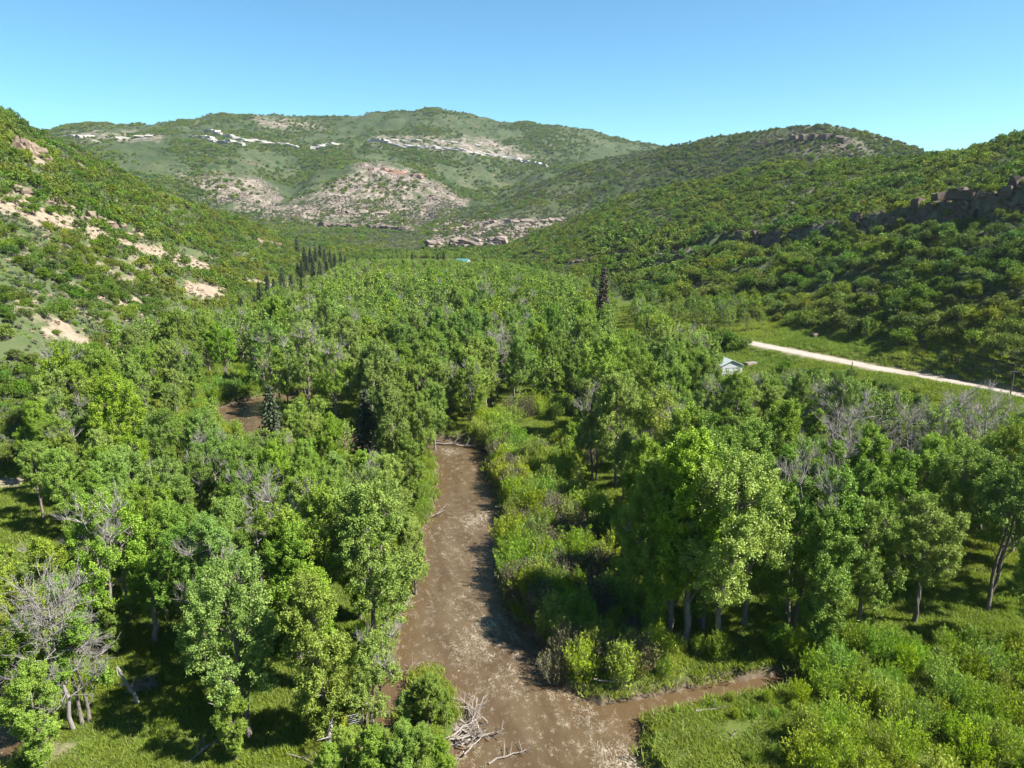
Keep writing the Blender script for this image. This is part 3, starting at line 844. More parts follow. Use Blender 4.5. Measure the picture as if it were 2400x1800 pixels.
def make_shrub(seed, R=2.0, h=2.6, lobes=8, tufts=14, leaves=24, leaf=0.26, m='oak', ex=1.0, irr=0.0):
    rng = np.random.default_rng(seed)
    Cs, Ts, Ns, tn = [], [], [], []
    w = Wood()
    for i in range(lobes):
        a = i * 2.4 + rng.normal() * 0.3; rr = R * math.sqrt((i + 0.3) / lobes) * 0.75
        Rl = R * rng.uniform(0.34, 0.5)
        zt = h * (1 - 0.45 * (rr / R) ** 2) - Rl * 0.7
        c = np.array([math.cos(a) * rr * ex + rng.normal() * irr, math.sin(a) * rr / ex + rng.normal() * irr, max(zt + rng.normal() * irr * 0.5, Rl * 0.5)])
        w.path(curve(np.array([c[0] * .2, c[1] * .2, -0.4]), c, rng, 0.1, 2), 0.06, 0.025)
        d = unit(rng.normal(size=(tufts, 3)) + np.array([c[0], c[1], 0]) / R * 0.5 + np.array([0, 0, 0.35]))
        P = c + d * Rl * rng.uniform(0.6, 1.05, tufts)[:, None]
        rep = np.repeat(np.arange(tufts), leaves); n = len(rep)
        Cs.append(P[rep] + rng.normal(size=(n, 3)) * Rl * 0.24)
        Ts.append(d[rep] + rng.normal(size=(n, 3)) * 0.9 + np.array([0, 0, 0.3])); Ns.append(d[rep] * 0.55 + np.array([0, 0, 0.5]))
        tn.append(np.clip(rng.uniform(0.1, 0.8, tufts)[rep] + rng.normal(size=n) * 0.18, 0, 1))
    C = np.concatenate(Cs); T = np.concatenate(Ts); tn = np.concatenate(tn)
    L = leaf * rng.uniform(0.7, 1.3, len(C))
    V, F = leaf_quads(C, T, L, L * 0.8, rng, np.concatenate(Ns))
    V[:, 2] = np.maximum(V[:, 2], -0.2)
    Vw, Fw = tubes(np.array(w.A), np.array(w.B), np.array(w.ra), np.array(w.rb), 4)
    tin = np.concatenate([tn, np.zeros(len(Fw))])
    return mesh_np('shrub', np.vstack([V, Vw]), [F, Fw + len(V)], [M[m], M['bark']], False, {'tint': ('FACE', tin)},
                   np.concatenate([np.zeros(len(F)), np.ones(len(Fw))]))

def make_willow(seed, h=3.0, R=1.4, stems=60, per=46, leaf=0.24, wid=0.07, m='willow', twig='bark'):
    rng = np.random.default_rng(seed)
    a = rng.uniform(0, 6.28, stems); rr = np.sqrt(rng.uniform(0, 1, stems))
    Hs = h * (1.05 - 0.42 * rr ** 2) * rng.uniform(0.75, 1.1, stems)
    base = np.stack([np.cos(a) * rr * R * .45, np.sin(a) * rr * R * .45, np.full(stems, -0.25)], 1)
    top = np.stack([np.cos(a) * rr * R * 1.05, np.sin(a) * rr * R * 1.05, Hs], 1) + rng.normal(size=(stems, 3)) * np.array([.16, .16, 0.1])
    Vw, Fw = tubes(base, top, 0.018, 0.006, 3)
    rep = np.repeat(np.arange(stems), per); n = len(rep)
    t = rng.uniform(0.18, 1.04, n) ** 0.8
    d = unit(top - base)
    spread = (0.26 * (1.08 - t))[:, None] * h / 3 + 0.05
    C = base[rep] * (1 - t)[:, None] + top[rep] * t[:, None] + rng.normal(size=(n, 3)) * spread
    T = d[rep] + rng.normal(size=(n, 3)) * 0.55
    L = leaf * rng.uniform(0.7, 1.3, n)
    V, F = leaf_quads(C, T, L, wid * L / leaf, rng)
    V[:, 2] = np.maximum(V[:, 2], -0.1)
    tn = np.clip(rng.uniform(0.1, 0.8, stems)[rep] + rng.normal(size=n) * 0.15, 0, 1)
    return mesh_np('shrub', np.vstack([V, Vw]), [F, Fw + len(V)], [M[m], M[twig]], False, {'tint': ('FACE', np.concatenate([tn, np.zeros(len(Fw))]))},
                   np.concatenate([np.zeros(len(F)), np.ones(len(Fw))]))

def make_grass(seed, R=0.75, h=0.34, n=80):
    rng = np.random.default_rng(seed)
    a = rng.uniform(0, 6.28, n); rr = np.sqrt(rng.uniform(0, 1, n)) * R
    b = np.stack([np.cos(a) * rr, np.sin(a) * rr, np.full(n, -0.05)], 1)
    tip = b + np.stack([rng.normal(size=n) * .18, rng.normal(size=n) * .18, h * rng.uniform(0.5, 1.2, n)], 1)
    sd = unit(rng.normal(size=(n, 3)) * np.array([1, 1, 0])) * 0.035
    V = np.stack([b - sd, b + sd, tip], 1).reshape(-1, 3)
    return mesh_np('grass_tuft', V, np.arange(3 * n).reshape(n, 3), M['grass'], False, {'tint': ('FACE', rng.uniform(0, 1, n))})

def merge_tree(name, parts):
    """one mesh with two materials, for the far trees"""
    Vs, Fs, mi, tn, mats = [], [], [], [], []
    off = 0
    for k, me in enumerate(parts):
        n = len(me.vertices); co = np.empty(n * 3, np.float32); me.vertices.foreach_get('co', co)
        p = len(me.polygons); f = np.empty(len(me.loops), np.int32); me.loops.foreach_get('vertex_index', f)
        Vs.append(co.reshape(-1, 3)); Fs.append(f.reshape(p, 4) + off); off += n
        mi.append(np.full(p, k)); mats.append(me.materials[0])
        t = np.full(p, 0.5, np.float32)
        if 'tint' in me.attributes: me.attributes['tint'].data.foreach_get('value', t)
        tn.append(t)
    return mesh_np(name, np.vstack(Vs), Fs, mats, False, {'tint': ('FACE', np.concatenate(tn))}, np.concatenate(mi))

# scatter of what nobody could count, as one object
def scatter(name, label, protos, P, S, RZ, IDX):
    me = bpy.data.meshes.new(name)
    me.vertices.add(len(P)); me.vertices.foreach_set('co', np.asarray(P, np.float32).ravel())
    for k, a, t in (('s', S, 'FLOAT'), ('rz', RZ, 'FLOAT'), ('pick', IDX, 'INT')):
        at = me.attributes.new(k, t, 'POINT'); at.data.foreach_set('value', np.asarray(a, np.float32 if t == 'FLOAT' else np.int32))
    o = obj(name, me); tag(o, label, kind='stuff')
    ng = bpy.data.node_groups.new(name, 'GeometryNodeTree')
    ng.interface.new_socket('Geometry', in_out='INPUT', socket_type='NodeSocketGeometry')
    ng.interface.new_socket('Geometry', in_out='OUTPUT', socket_type='NodeSocketGeometry')
    gi = ng.nodes.new('NodeGroupInput'); go = ng.nodes.new('NodeGroupOutput')
    j = ng.nodes.new('GeometryNodeJoinGeometry')
    for p in reversed(protos):
        src = bpy.data.objects.new(name + '_source', p)
        oi = ng.nodes.new('GeometryNodeObjectInfo'); oi.inputs['Object'].default_value = src; oi.inputs['As Instance'].default_value = True
        ng.links.new(oi.outputs['Geometry'], j.inputs[0])
    ip = ng.nodes.new('GeometryNodeInstanceOnPoints'); ip.inputs['Pick Instance'].default_value = True
    def attr(n, t):
        a = ng.nodes.new('GeometryNodeInputNamedAttribute'); a.data_type = t; a.inputs['Name'].default_value = n; return a.outputs[0]
    ng.links.new(gi.outputs[0], ip.inputs['Points']); ng.links.new(j.outputs[0], ip.inputs['Instance'])
    ng.links.new(attr('pick', 'INT'), ip.inputs['Instance Index'])
    cx = ng.nodes.new('ShaderNodeCombineXYZ'); ng.links.new(attr('rz', 'FLOAT'), cx.inputs[2])
    er = ng.nodes.new('FunctionNodeEulerToRotation'); ng.links.new(cx.outputs[0], er.inputs[0]); ng.links.new(er.outputs[0], ip.inputs['Rotation'])
    ng.links.new(attr('s', 'FLOAT'), ip.inputs['Scale'])
    ng.links.new(ip.outputs[0], go.inputs[0])
    md = o.modifiers.new('scatter', 'NODES'); md.node_group = ng
    return o

# ------------------------------------------------------------------ prototypes
H0 = 18.0
CW = []
for k, kw in enumerate([dict(cr=3.7, base=0.22), dict(cr=3.0, base=0.16, lobes=15), dict(cr=4.4, base=0.28, lobes=16), dict(cr=2.8, base=0.12, lobes=14, skirt=3),
                        dict(cr=3.9, base=0.36, lobes=14, stems=2), dict(cr=3.3, base=0.18, lobes=15, skirt=4, stems=2), dict(cr=2.5, base=0.2, lobes=13), dict(cr=3.4, base=0.3, lobes=10)]):
    CW.append(make_cottonwood(100 + k, H0, **kw))
CB = [make_cottonwood(200 + k, H0, cr=c, base=b, bare=0.27, lobes=15, stems=s_) for k, (c, b, s_) in enumerate([(3.8, .2, 1), (3.2, .15, 2), (4.2, .22, 1)])]
CF = [make_cottonwood(300 + k, H0, cr=c, base=b, lobes=12, tufts=13, leaves=18, leaf=0.46, bare=bb) for k, (c, b, bb) in enumerate([(4.2, .12, 0), (3.6, .1, 0), (4.7, .16, 0), (4.0, .12, .3)])]
DT = [make_dead(400, 15, 3.4, 1.0), make_dead(401, 15, 2.6, 1.0), make_dead(402, 15, 3.8, 1.1)]
SP = [make_spruce(500, 15, 3.0), make_spruce(501, 15, 2.6), make_spruce(502, 15, 3.3)]
SPB = make_spruce(503, 15, 2.2, 'brownspruce', 1.0, 0.2)
OAK = [make_shrub(600 + k, rr_, hh, lb, tf, 24, 0.22, 'oak', ex_, ir_) for k, (rr_, hh, lb, tf, ex_, ir_) in enumerate([(2.2, 2.2, 9, 13, 1.4, .35), (1.9, 3.0, 9, 13, 1.0, .4), (2.6, 1.8, 12, 12, 1.5, .5), (2.0, 3.4, 9, 14, 1.15, .45)])]
OAKF = [make_shrub(620 + k, rr_, hh, lb, 8, 10, 0.45, 'oak', ex_, .45) for k, (rr_, hh, lb, ex_) in enumerate([(2.1, 2.2, 7, 1.3), (2.0, 2.9, 7, 1.0), (2.7, 1.7, 10, 1.5)])]
OAKFF = [make_shrub(630 + k, 3.4, hh, 6, 6, 5, 1.3) for k, hh in enumerate([3.0, 4.0])]
SAGE = [make_shrub(640 + k, 0.9, 0.9, 5, 8, 8, 0.22, 'sage') for k in range(3)]
WIL = [make_willow(700 + k, hh, rr) for k, (hh, rr) in enumerate([(3.0, 1.4), (3.3, 1.2), (2.6, 1.6), (2.9, 1.7)])]
WLOW = [make_willow(720 + k, 1.1, 0.9, 34, 28, 0.2, 0.06) for k in range(2)]
BRB = [make_willow(740 + k, 2.6, 1.6, 110, 16, 0.2, 0.07, 'brownbush', 'palebark') for k in range(2)]
GRS = [make_grass(760 + k) for k in range(3)]

def plant(name, parts, x, y, s, rz, label, cat, group, z=None, sink=0.0, tilt=None):
    z = float(H(x, y)) if z is None else z
    e = empty(name, (float(x), float(y), z - sink), rz, s)
    if tilt: e.rotation_euler = (tilt[0], tilt[1], rz)
    for nm, me in parts:
        if me is not None: obj(nm, me, e)
    return tag(e, label, cat, group)

def single(name, me, x, y, s, rz, label, cat, group, sink=0.0):
    o = obj(name, me, None, (float(x), float(y), float(H(x, y)) - sink))
    o.rotation_euler = (0, 0, rz); o.scale = (s, s, s)
    return tag(o, label, cat, group)

def base_of(u, vt, h):
    z0 = 1.5
    for _ in range(6):
        x, y = plane_pt(u, vt, z0 + h); x = float(x); y = float(y); z0 = float(H(x, y))
    return x, y

# ------------------------------------------------------------------ the valley trees
TREES = []      # x, y, h (for spacing)
def tree_parts(t):
    return [('trunk', t[0]), ('crown', t[1])] + [('bare_limb', m_) for m_ in (t[2] if len(t) > 2 else [])]
# (crown top u, v, height, builder, label)
KEY = [
    (500, 1238, 17.0, CW[2], 'broad green cottonwood at the edge of the small grass clearing', 'c'),
    (680, 1244, 17.0, CW[3], 'cottonwood beside the clearing with branches down to its foot', 'c'),
    (790, 1050, 20.0, CW[0], 'tall pale green cottonwood on the bank over the river', 'c'),
    (893, 1112, 12.0, CW[1], 'slim cottonwood leaning out on the grassy river bank', 'c'),
    (200, 1072, 18.5, CB[0], 'cottonwood with bare twigs behind the grey dead tree', 'c'),
    (610, 1040, 17.0, CB[1], None, 'c'), (450, 1125, 16.0, CB[2], None, 'c'), (330, 1090, 15.0, CW[1], None, 'c'),
    (560, 1010, 16.0, CB[0], None, 'c'), (690, 1080, 18.0, CW[4], None, 'c'), (60, 1180, 15.0, CW[5], None, 'c'), (-90, 1150, 15.0, CW[0], None, 'c'),
    (610, 1130, 16.0, CW[1], None, 'c'), (375, 1140, 15.0, CW[0], None, 'c'),
    (100, 1235, 16.5, 'D0', 'grey dead cottonwood full of bare twigs standing in the clearing', 'd'),
    (235, 1290, 7.0, CW[3], 'small green cottonwood close behind the grey dead tree', 'c'),
    (135, 1268, 14.5, CB[1], 'half bare cottonwood with green sprays close to the grey dead tree', 'c'),
    (55, 1440, 11.0, CW[3], 'bushy cottonwood beside the bare earth at the clearing edge', 'c'),
    (10, 1330, 13.0, CW[1], None, 'c'),
    (490, 1475, 8.0, CW[3], 'small leafy cottonwood growing round a broken trunk', 'c'),
    (778, 1335, 12.5, 'CBs', 'thin half bare cottonwood leaning over the water', 'c'),
    (130, 748, 21.0, CB[0], 'dark tree with a white bare top at the foot of the slope', 'c'),
    (222, 762, 19.0, CW[1], None, 'c'), (165, 800, 17.0, CW[5], None, 'c'), (100, 800, 17.0, CW[0], None, 'c'),
    (370, 680, 19.0, CW[2], None, 'c'), (440, 672, 19.0, CW[0], None, 'c'), (480, 700, 17.0, CW[4], None, 'c'),
    (575, 700, 22.0, CB[2], 'tall cottonwood with a wide bare white top', 'c'), (655, 700, 21.0, CB[0], None, 'c'), (740, 690, 20, CW[1], None, 'c'),
    (578, 826, 15.0, SP[2], 'olive green spruce beside the shaded bend of the river', 's'),
    (786, 834, 18.0, SP[2], 'dark conical spruce at the river bend', 's'),
    (855, 826, 19.0, CW[1], 'broad cottonwood beside the dark spruce at the river bend', 'c'),
    (935, 832, 15.0, CW[0], 'round cottonwood standing over the driftwood at the bend', 'c'),
    (885, 940, 14.0, CW[3], 'cottonwood leafy to the ground between spruce and river', 'c'),
    (370, 830, 9.0, CW[2], None, 'c'),
    (1315, 735, 22.0, CW[4], None, 'c'), (1385, 750, 20, CW[2], None, 'c'), (1290, 830, 18.0, CB[1], None, 'c'), (1340, 815, 20, CW[0], None, 'c'),
    (1420, 850, 20.0, CB[2], None, 'c'), (1480, 880, 20.0, CW[0], None, 'c'), (1560, 905, 19, CW[4], None, 'c'), (1620, 900, 19.0, CW[1], None, 'c'),
    (1468, 950, 24.0, CW[1], 'tall narrow cottonwood at the river side of the right grove', 'c'),
    (1508, 938, 25.0, CW[6], 'tallest slim cottonwood of the grove right of the river', 'c'), (1548, 958, 23.0, CW[3], None, 'c'),
    (1580, 985, 23.0, CW[2], None, 'c'), (1430, 1000, 20.0, CW[0], None, 'c'), (1640, 1010, 20, CW[1], None, 'c'),
    (1740, 1050, 21.0, CB[1], 'cottonwood with grey twigs in its top above the willow thicket', 'c'), (1790, 1090, 18.0, CW[3], None, 'c'),
    (2020, 1075, 16.0, CW[4], 'open cottonwood with pale bare trunk above the willow thicket', 'c'),
    (2190, 985, 20.0, CW[4], 'tall cottonwood on a dark straight bare trunk', 'c'), (1890, 1085, 16, CW[0], None, 'c'), (1960, 985, 17, CW[5], None, 'c'),
    (2080, 965, 18.0, CW[2], None, 'c'), (1745, 950, 16, CB[0], None, 'c'),
    (1825, 820, 17.0, CB[2], None, 'c'), (1980, 870, 18.0, 'D1', 'grey bare tree row below the gravel road', 'd'), (2070, 835, 19.0, 'D1', 'grey bare tree row below the gravel road', 'd'),
    (2150, 860, 18.0, 'D2', 'grey bare tree row below the gravel road', 'd'), (1855, 880, 19.0, 'D2', 'large silvery bare tree among green crowns', 'd'),
    (1800, 830, 16.0, 'D0', 'grey bare twiggy tree near the shed pasture', 'd'), (540, 1035, 15, 'D1', 'pale bare branches rising from the left grove', 'd'),
    (1232, 912, 7.5, CW[3], 'small slender cottonwood alone beside the bright meadow', 'c'),
    (1305, 572, 27.0, 'SB', 'tall brown dying spruce at the foot of the right hill', 's'), (1285, 592, 18.0, SP[0], None, 's'),
    (1240, 730, 16, SP[1], None, 's'), (1262, 612, 15, SP[1], None, 's'),
    (1075, 710, 18, 'D1', 'bare snag in the middle of the valley forest', 'd'),
]
conif_px = [(555, 575, 16), (575, 580, 15), (607, 575, 16), (628, 590, 13), (545, 590, 12), (590, 600, 12), (650, 600, 14), (520, 640, 11), (500, 655, 10), (575, 640, 11), (600, 650, 10),
            (640, 515, 15), (655, 520, 15), (668, 525, 16), (680, 530, 15), (690, 525, 14), (700, 535, 16), (712, 540, 15), (722, 545, 14), (735, 540, 13), (745, 550, 14),
            (660, 545, 15), (675, 555, 16), (690, 560, 15), (705, 562, 15), (718, 570, 14), (640, 545, 13), (650, 560, 15), (735, 565, 14),
            (548, 452, 9), (890, 545, 15), (945, 545, 14), (958, 540, 15), (935, 560, 13), (1045, 555, 14), (1060, 600, 13), (1020, 590, 12), (965, 620, 12), (870, 560, 13), (800, 555, 14), (812, 560, 13),
            (770, 555, 14), (785, 580, 13), (1075, 640, 14), (1140, 640, 12), (1230, 640, 13), (990, 560, 12), (850, 580, 14), (905, 590, 13), (1400, 690, 13), (760, 590, 13)]
G_C = 'cottonwoods of the valley forest'
G_S = 'spruces of the valley'
rz = lambda: random.uniform(0, 6.28)
LATE, LATEA = [], []
for u, v, h, proto, lab, kd in KEY:
    x, y = base_of(u, v, h)
    if kd == 'd':
        plant('dead_tree', list(zip(('trunk', 'bare_branches'), DT[int(proto[1])])), x, y, h / 15, rz(), lab, 'dead tree', 'grey bare trees')
        TREES.append((x, y, h * 0.7)); continue
    if proto == 'SB':
        plant('spruce_tree', list(zip(('trunk', 'crown'), SPB)), x, y, h / 15, rz(), lab, 'spruce', G_S)
    elif proto == 'CBs':
        plant('cottonwood_tree', tree_parts(CB[1]), x, y, h / H0, rz(), lab, 'cottonwood', G_C, tilt=(0.0, 0.16))
    elif kd == 's':
        plant('spruce_tree', tree_parts(proto), x, y, h / 15, rz(), lab or 'dark green spruce among the valley cottonwoods', 'spruce', G_S)
    else:
        LATE.append(plant('cottonwood_tree', tree_parts(proto), x, y, h / H0, rz(), lab or '', 'cottonwood', G_C))
        LATEA.append((x, y, h, proto))
    TREES.append((x, y, h))
for i, (u, v, h) in enumerate(conif_px):
    x, y = base_of(u, v, h)
    on_left = u < 760
    plant('spruce_tree', tree_parts(SP[i % 3]), x, y, h / 15, rz(), 'dark spruce in the stand below the left spur' if on_left else 'dark green spruce among the valley cottonwoods', 'spruce', G_S)
    TREES.append((x, y, h * 0.6))

# how each look is told, and where a plant stands
LOOK = {}
for lst, words in ((CW, ('full crowned', 'narrow crowned', 'broad crowned', 'leafy to the ground', 'high crowned', 'two stemmed', 'slim', 'open crowned')), (CB, ('bare topped', 'bare topped two stemmed', 'bare topped broad'))):
    for t, w in zip(lst, words): LOOK[id(t)] = w
AREAS = [('beside the left meadow', [(-400, 900), (110, 900), (110, 1230), (-400, 1250)]),
         ('round the small grass clearing', [(-400, 1250), (110, 1230), (400, 1330), (640, 1480), (760, 1659), (760, 2000), (-400, 2000)]),
         ('on the left bank over the river', [(700, 1180), (930, 1060), (950, 1180), (900, 1400), (820, 1900), (640, 1480)]),
         ('by the upstream river bend', [(400, 820), (980, 820), (980, 985), (400, 985)]),
         ('in the thick grove inside the river loop', [(110, 900), (980, 985), (930, 1060), (700, 1180), (640, 1480), (400, 1330), (110, 1230)]),
         ('round the bright meadow', [(980, 800), (1400, 800), (1400, 1120), (1290, 1120), (1290, 880), (980, 960)]),
         ('behind the willow thicket', [(1400, 1150), (2600, 1150), (2600, 1500), (1400, 1500)]),
         ('in the grove below the gravel road', [(1400, 800), (2600, 800), (2600, 1150), (1400, 1150)]),
         ('near the metal roofed shed', [(1380, 690), (2600, 690), (2600, 800), (1380, 800)]),
         ('at the foot of the left slope', [(-400, 640), (520, 640), (520, 820), (400, 900), (-400, 900)]),
         ('in the middle of the valley forest', [(520, 690), (1380, 690), (1380, 800), (980, 820), (520, 820)]),
         ('in the far valley between the spurs', [(-400, 300), (2600, 300), (2600, 690), (-400, 690)])]
AREAP = [(n, p) for n, p in AREAS]
def area_of(x, y):
    u, v, d = project(x, y, float(H(x, y)))
    for n, p in AREAP:
        if poly_sd(np.array([float(u)]), np.array([float(v)]), p)[0] < 0: return n
    return 'in the middle of the valley forest'
def tree_label(x, y, h, proto):
    size = 'tall' if h > 18 else ('low' if h < 13 else 'mid-sized')
    return size + ' ' + LOOK.get(id(proto), 'green') + ' cottonwood ' + area_of(x, y)

for o, a_ in zip(LATE, LATEA):
    if not o['label']: o['label'] = tree_label(*a_)

# open ground (ground pixels)
OPEN = [
    [(1380, 1540), (1640, 1465), (1680, 1405), (1900, 1385), (2260, 1430), (2300, 1900), (1380, 1900)],
    [(1000, 965), (1040, 905), (1130, 880), (1290, 885), (1290, 960), (1235, 1065), (1320, 1110), (1385, 1200), (1390, 1330), (1480, 1420), (1640, 1420), (1640, 1475), (1310, 1530), (1170, 1400), (1080, 1290), (1085, 1110), (1040, 985)],
    [(120, 1390), (200, 1375), (330, 1400), (360, 1480), (420, 1570), (480, 1640), (700, 1610), (720, 1640), (720, 1900), (0, 1900), (140, 1600)],
    [(-300, 965), (85, 965), (100, 1060), (85, 1150), (40, 1200), (-300, 1210)],
    [(1400, 715), (1610, 735), (2400, 890), (2400, 960), (2212, 905), (1990, 860), (1900, 810), (1650, 800), (1600, 830), (1530, 800)],
    [(420, 835), (470, 815), (545, 800), (560, 900), (540, 940), (470, 950), (430, 900)],
    [(855, 1050), (955, 955), (950, 1080), (900, 1150), (860, 1330), (835, 1320)],
    [(800, 1000), (840, 1000), (850, 1090), (800, 1080)],
    [(1330, 650), (1370, 640), (1370, 720), (1340, 720)],
    [(790, 1370), (880, 1370), (1000, 1450), (1000, 1900), (720, 1900), (745, 1560)],
]
def is_open(x, y):
    u, v, d = project(x, y, H(x, y))
    m = np.zeros(np.shape(u), bool)
    for p in OPEN: m |= poly_sd(u, v, p) < 0
    return m
def foot_r(x, y):
    return np.interp(np.arctan2(x, y), PHI, FOOT_R)

# sight lines the photograph leaves open: (u0, u1, v0, v1) of what stays in view
def rdist(u, v):
    p = plane_pt(u, v, 1.5); return math.hypot(float(p[0]), float(p[1]))
WIN = [(1600, 1700, 735, 775), (1700, 1800, 750, 796), (1800, 1900, 770, 818), (1900, 2000, 790, 842), (2000, 2100, 808, 852), (2100, 2300, 830, 885), (1560, 1625, 765, 803), (1620, 1850, 760, 800),
       (478, 536, 866, 936), (545, 602, 835, 930), (762, 812, 850, 975), (-80, 80, 985, 1165), (805, 885, 1400, 1570), (1120, 1290, 890, 965), (955, 1045, 970, 1060), (940, 1072, 1060, 1130), (915, 1080, 1130, 1230),
       (900, 1080, 1230, 1330), (880, 1150, 1330, 1420), (1000, 1180, 1420, 1520), (840, 1350, 1520, 1660), (150, 345, 1400, 1660), (1930, 1995, 1235, 1300), (1330, 1372, 650, 715), (998, 1030, 548, 566), (330, 430, 835, 900)]
WIN = [(a, b, c, d, rdist((a + b) / 2, d)) for a, b, c, d in WIN]
WIN[0:8] = [(a, b, c, d, 260.0) for a, b, c, d, _ in WIN[0:8]]
def clear_height(x, y, h, wf=0.2):
    z0 = float(H(x, y)); r = math.hypot(x, y)
    for (a, b, c, d, rf) in WIN:
        if r > rf - 2: continue
        for _ in range(12):
            u, vt, dep = (float(t) for t in project(x, y, z0 + h)); vb = float(project(x, y, z0)[1])
            w = wf * h * FD / dep
            if u + w > a and u - w < b and vt < d and vb > c:
                h -= 1.2
                if h < 5: return 0
            else: break
    return h

# fill of the forest floor
N_CAND = 60000
cr_ = np.sqrt(RNG.uniform(48 ** 2, 780 ** 2, N_CAND)); ca_ = np.radians(RNG.uniform(-41, 41, N_CAND))
cx_, cy_ = cr_ * np.sin(ca_), cr_ * np.cos(ca_)
ok = (water_sd(cx_, cy_) > 2.5) & (poly_sd(cx_, cy_, ISLAND) > 3) & (cr_ < foot_r(cx_, cy_) + 6) & ~is_open(cx_, cy_)
rdd, _, _ = line_info(cx_, cy_, ROAD); ok &= (rdd > 12)
cu, cv, cd = project(cx_, cy_, H(cx_, cy_)); ok &= (cu > -140) & (cu < 2350) & (cv < 1900)
# the far end opens into meadow
ok &= ~((cr_ > 560) & (fbm(cx_ / 60, cy_ / 60, 2, 5) > 0.22))
cx_, cy_ = cx_[ok], cy_[ok]
o_ = np.argsort(np.hypot(cx_, cy_)); cx_, cy_ = cx_[o_], cy_[o_]
grid = {}
CELL = 10.0
def gput(x, y, r):
    grid.setdefault((int(x // CELL), int(y // CELL)), []).append((x, y, r))
def gfree(x, y, r):
    i, j = int(x // CELL), int(y // CELL)
    for a in range(i - 1, i + 2):
        for b in range(j - 1, j + 2):
            for (px, py, pr) in grid.get((a, b), ()):
                if (px - x) ** 2 + (py - y) ** 2 < (r + pr) ** 2: return False
    return True
for x, y, h in TREES: gput(x, y, h * 0.18)
FILL = []
SKY_U = [0, 130, 300, 400, 480, 560, 650, 700, 760, 1060, 1150, 1250, 1300, 1380, 1450, 1600, 2300]
SKY_V = [745, 745, 690, 662, 672, 648, 628, 590, 560, 560, 578, 602, 640, 645, 690, 740, 880]
perm = RNG.permutation(len(cx_))
for k in perm:
    x, y = cx_[k], cy_[k]
    hn = perlin(x / 35, y / 35, 61)
    r = math.hypot(x, y)
    h = 15.5 + 4.0 * float(hn) + random.uniform(-3.4, 3.0)
    u, v, d = (float(t) for t in project(x, y, 8.0))
    if x < 0 and r < 130 and u < 800: h = 12.0 + 2.5 * random.random()            # the lower canopy of the left grove
    if r > 380: h *= 0.85
    if u > 1650 and v < 1000: h *= 0.82
    h = clear_height(x, y, h)
    if r > 170:
        for _ in range(8):
            uu_, vt_, _d = (float(t) for t in project(x, y, float(H(x, y)) + h))
            if vt_ < np.interp(uu_, SKY_U, SKY_V): h -= 1.2
            else: break
    if h < 6: continue
    rad = max(h, 9) * (0.176 if r < 260 else 0.19)
    if gfree(x, y, rad):
        gput(x, y, rad); FILL.append((x, y, h))
FILL.sort(key=lambda t: -t[2] / math.hypot(t[0], t[1]))
KEEP = 300 - sum(1 for k in KEY if k[5] == 'c')
nbare = 0
for i, (x, y, h) in enumerate(FILL[:KEEP]):
    r = math.hypot(x, y)
    p = random.choice(CB) if random.random() < 0.22 else random.choice(CW)
    lab = tree_label(x, y, h, p)
    plant('cottonwood_tree', tree_parts(p), x, y, h / H0 * random.uniform(0.94, 1.06), rz(), lab, 'cottonwood', G_C)
rest = FILL[KEEP:]
CFM = [merge_tree('distant_cottonwood', [p[0], p[1], *p[2]]) for p in CF]
if rest:
    A = np.array(rest)
    P = np.column_stack([A[:, 0], A[:, 1], H(A[:, 0], A[:, 1])])
    scatter('distant_forest', 'green cottonwood forest filling the far valley floor', CFM, P, A[:, 2] / H0, RNG.uniform(0, 6.28, len(A)), RNG.choice(4, len(A), p=[.3, .3, .28, .12]))
print('TREES', len(KEY), len(FILL), len(rest))

# ------------------------------------------------------------------ shrubs
def poisson(x, y, rad, order=None):
    g = {}; out = []
    c = 2.0 * float(np.max(rad))
    for k in (range(len(x)) if order is None else order):
        i, j = int(x[k] // c), int(y[k] // c); good = True
        for a in range(i - 1, i + 2):
            for b in range(j - 1, j + 2):
                for q in g.get((a, b), ()):
                    if (x[q] - x[k]) ** 2 + (y[q] - y[k]) ** 2 < (rad[k] + rad[q]) ** 2: good = False; break
                if not good: break
            if not good: break
        if good: g.setdefault((i, j), []).append(k); out.append(k)
    return np.array(out)

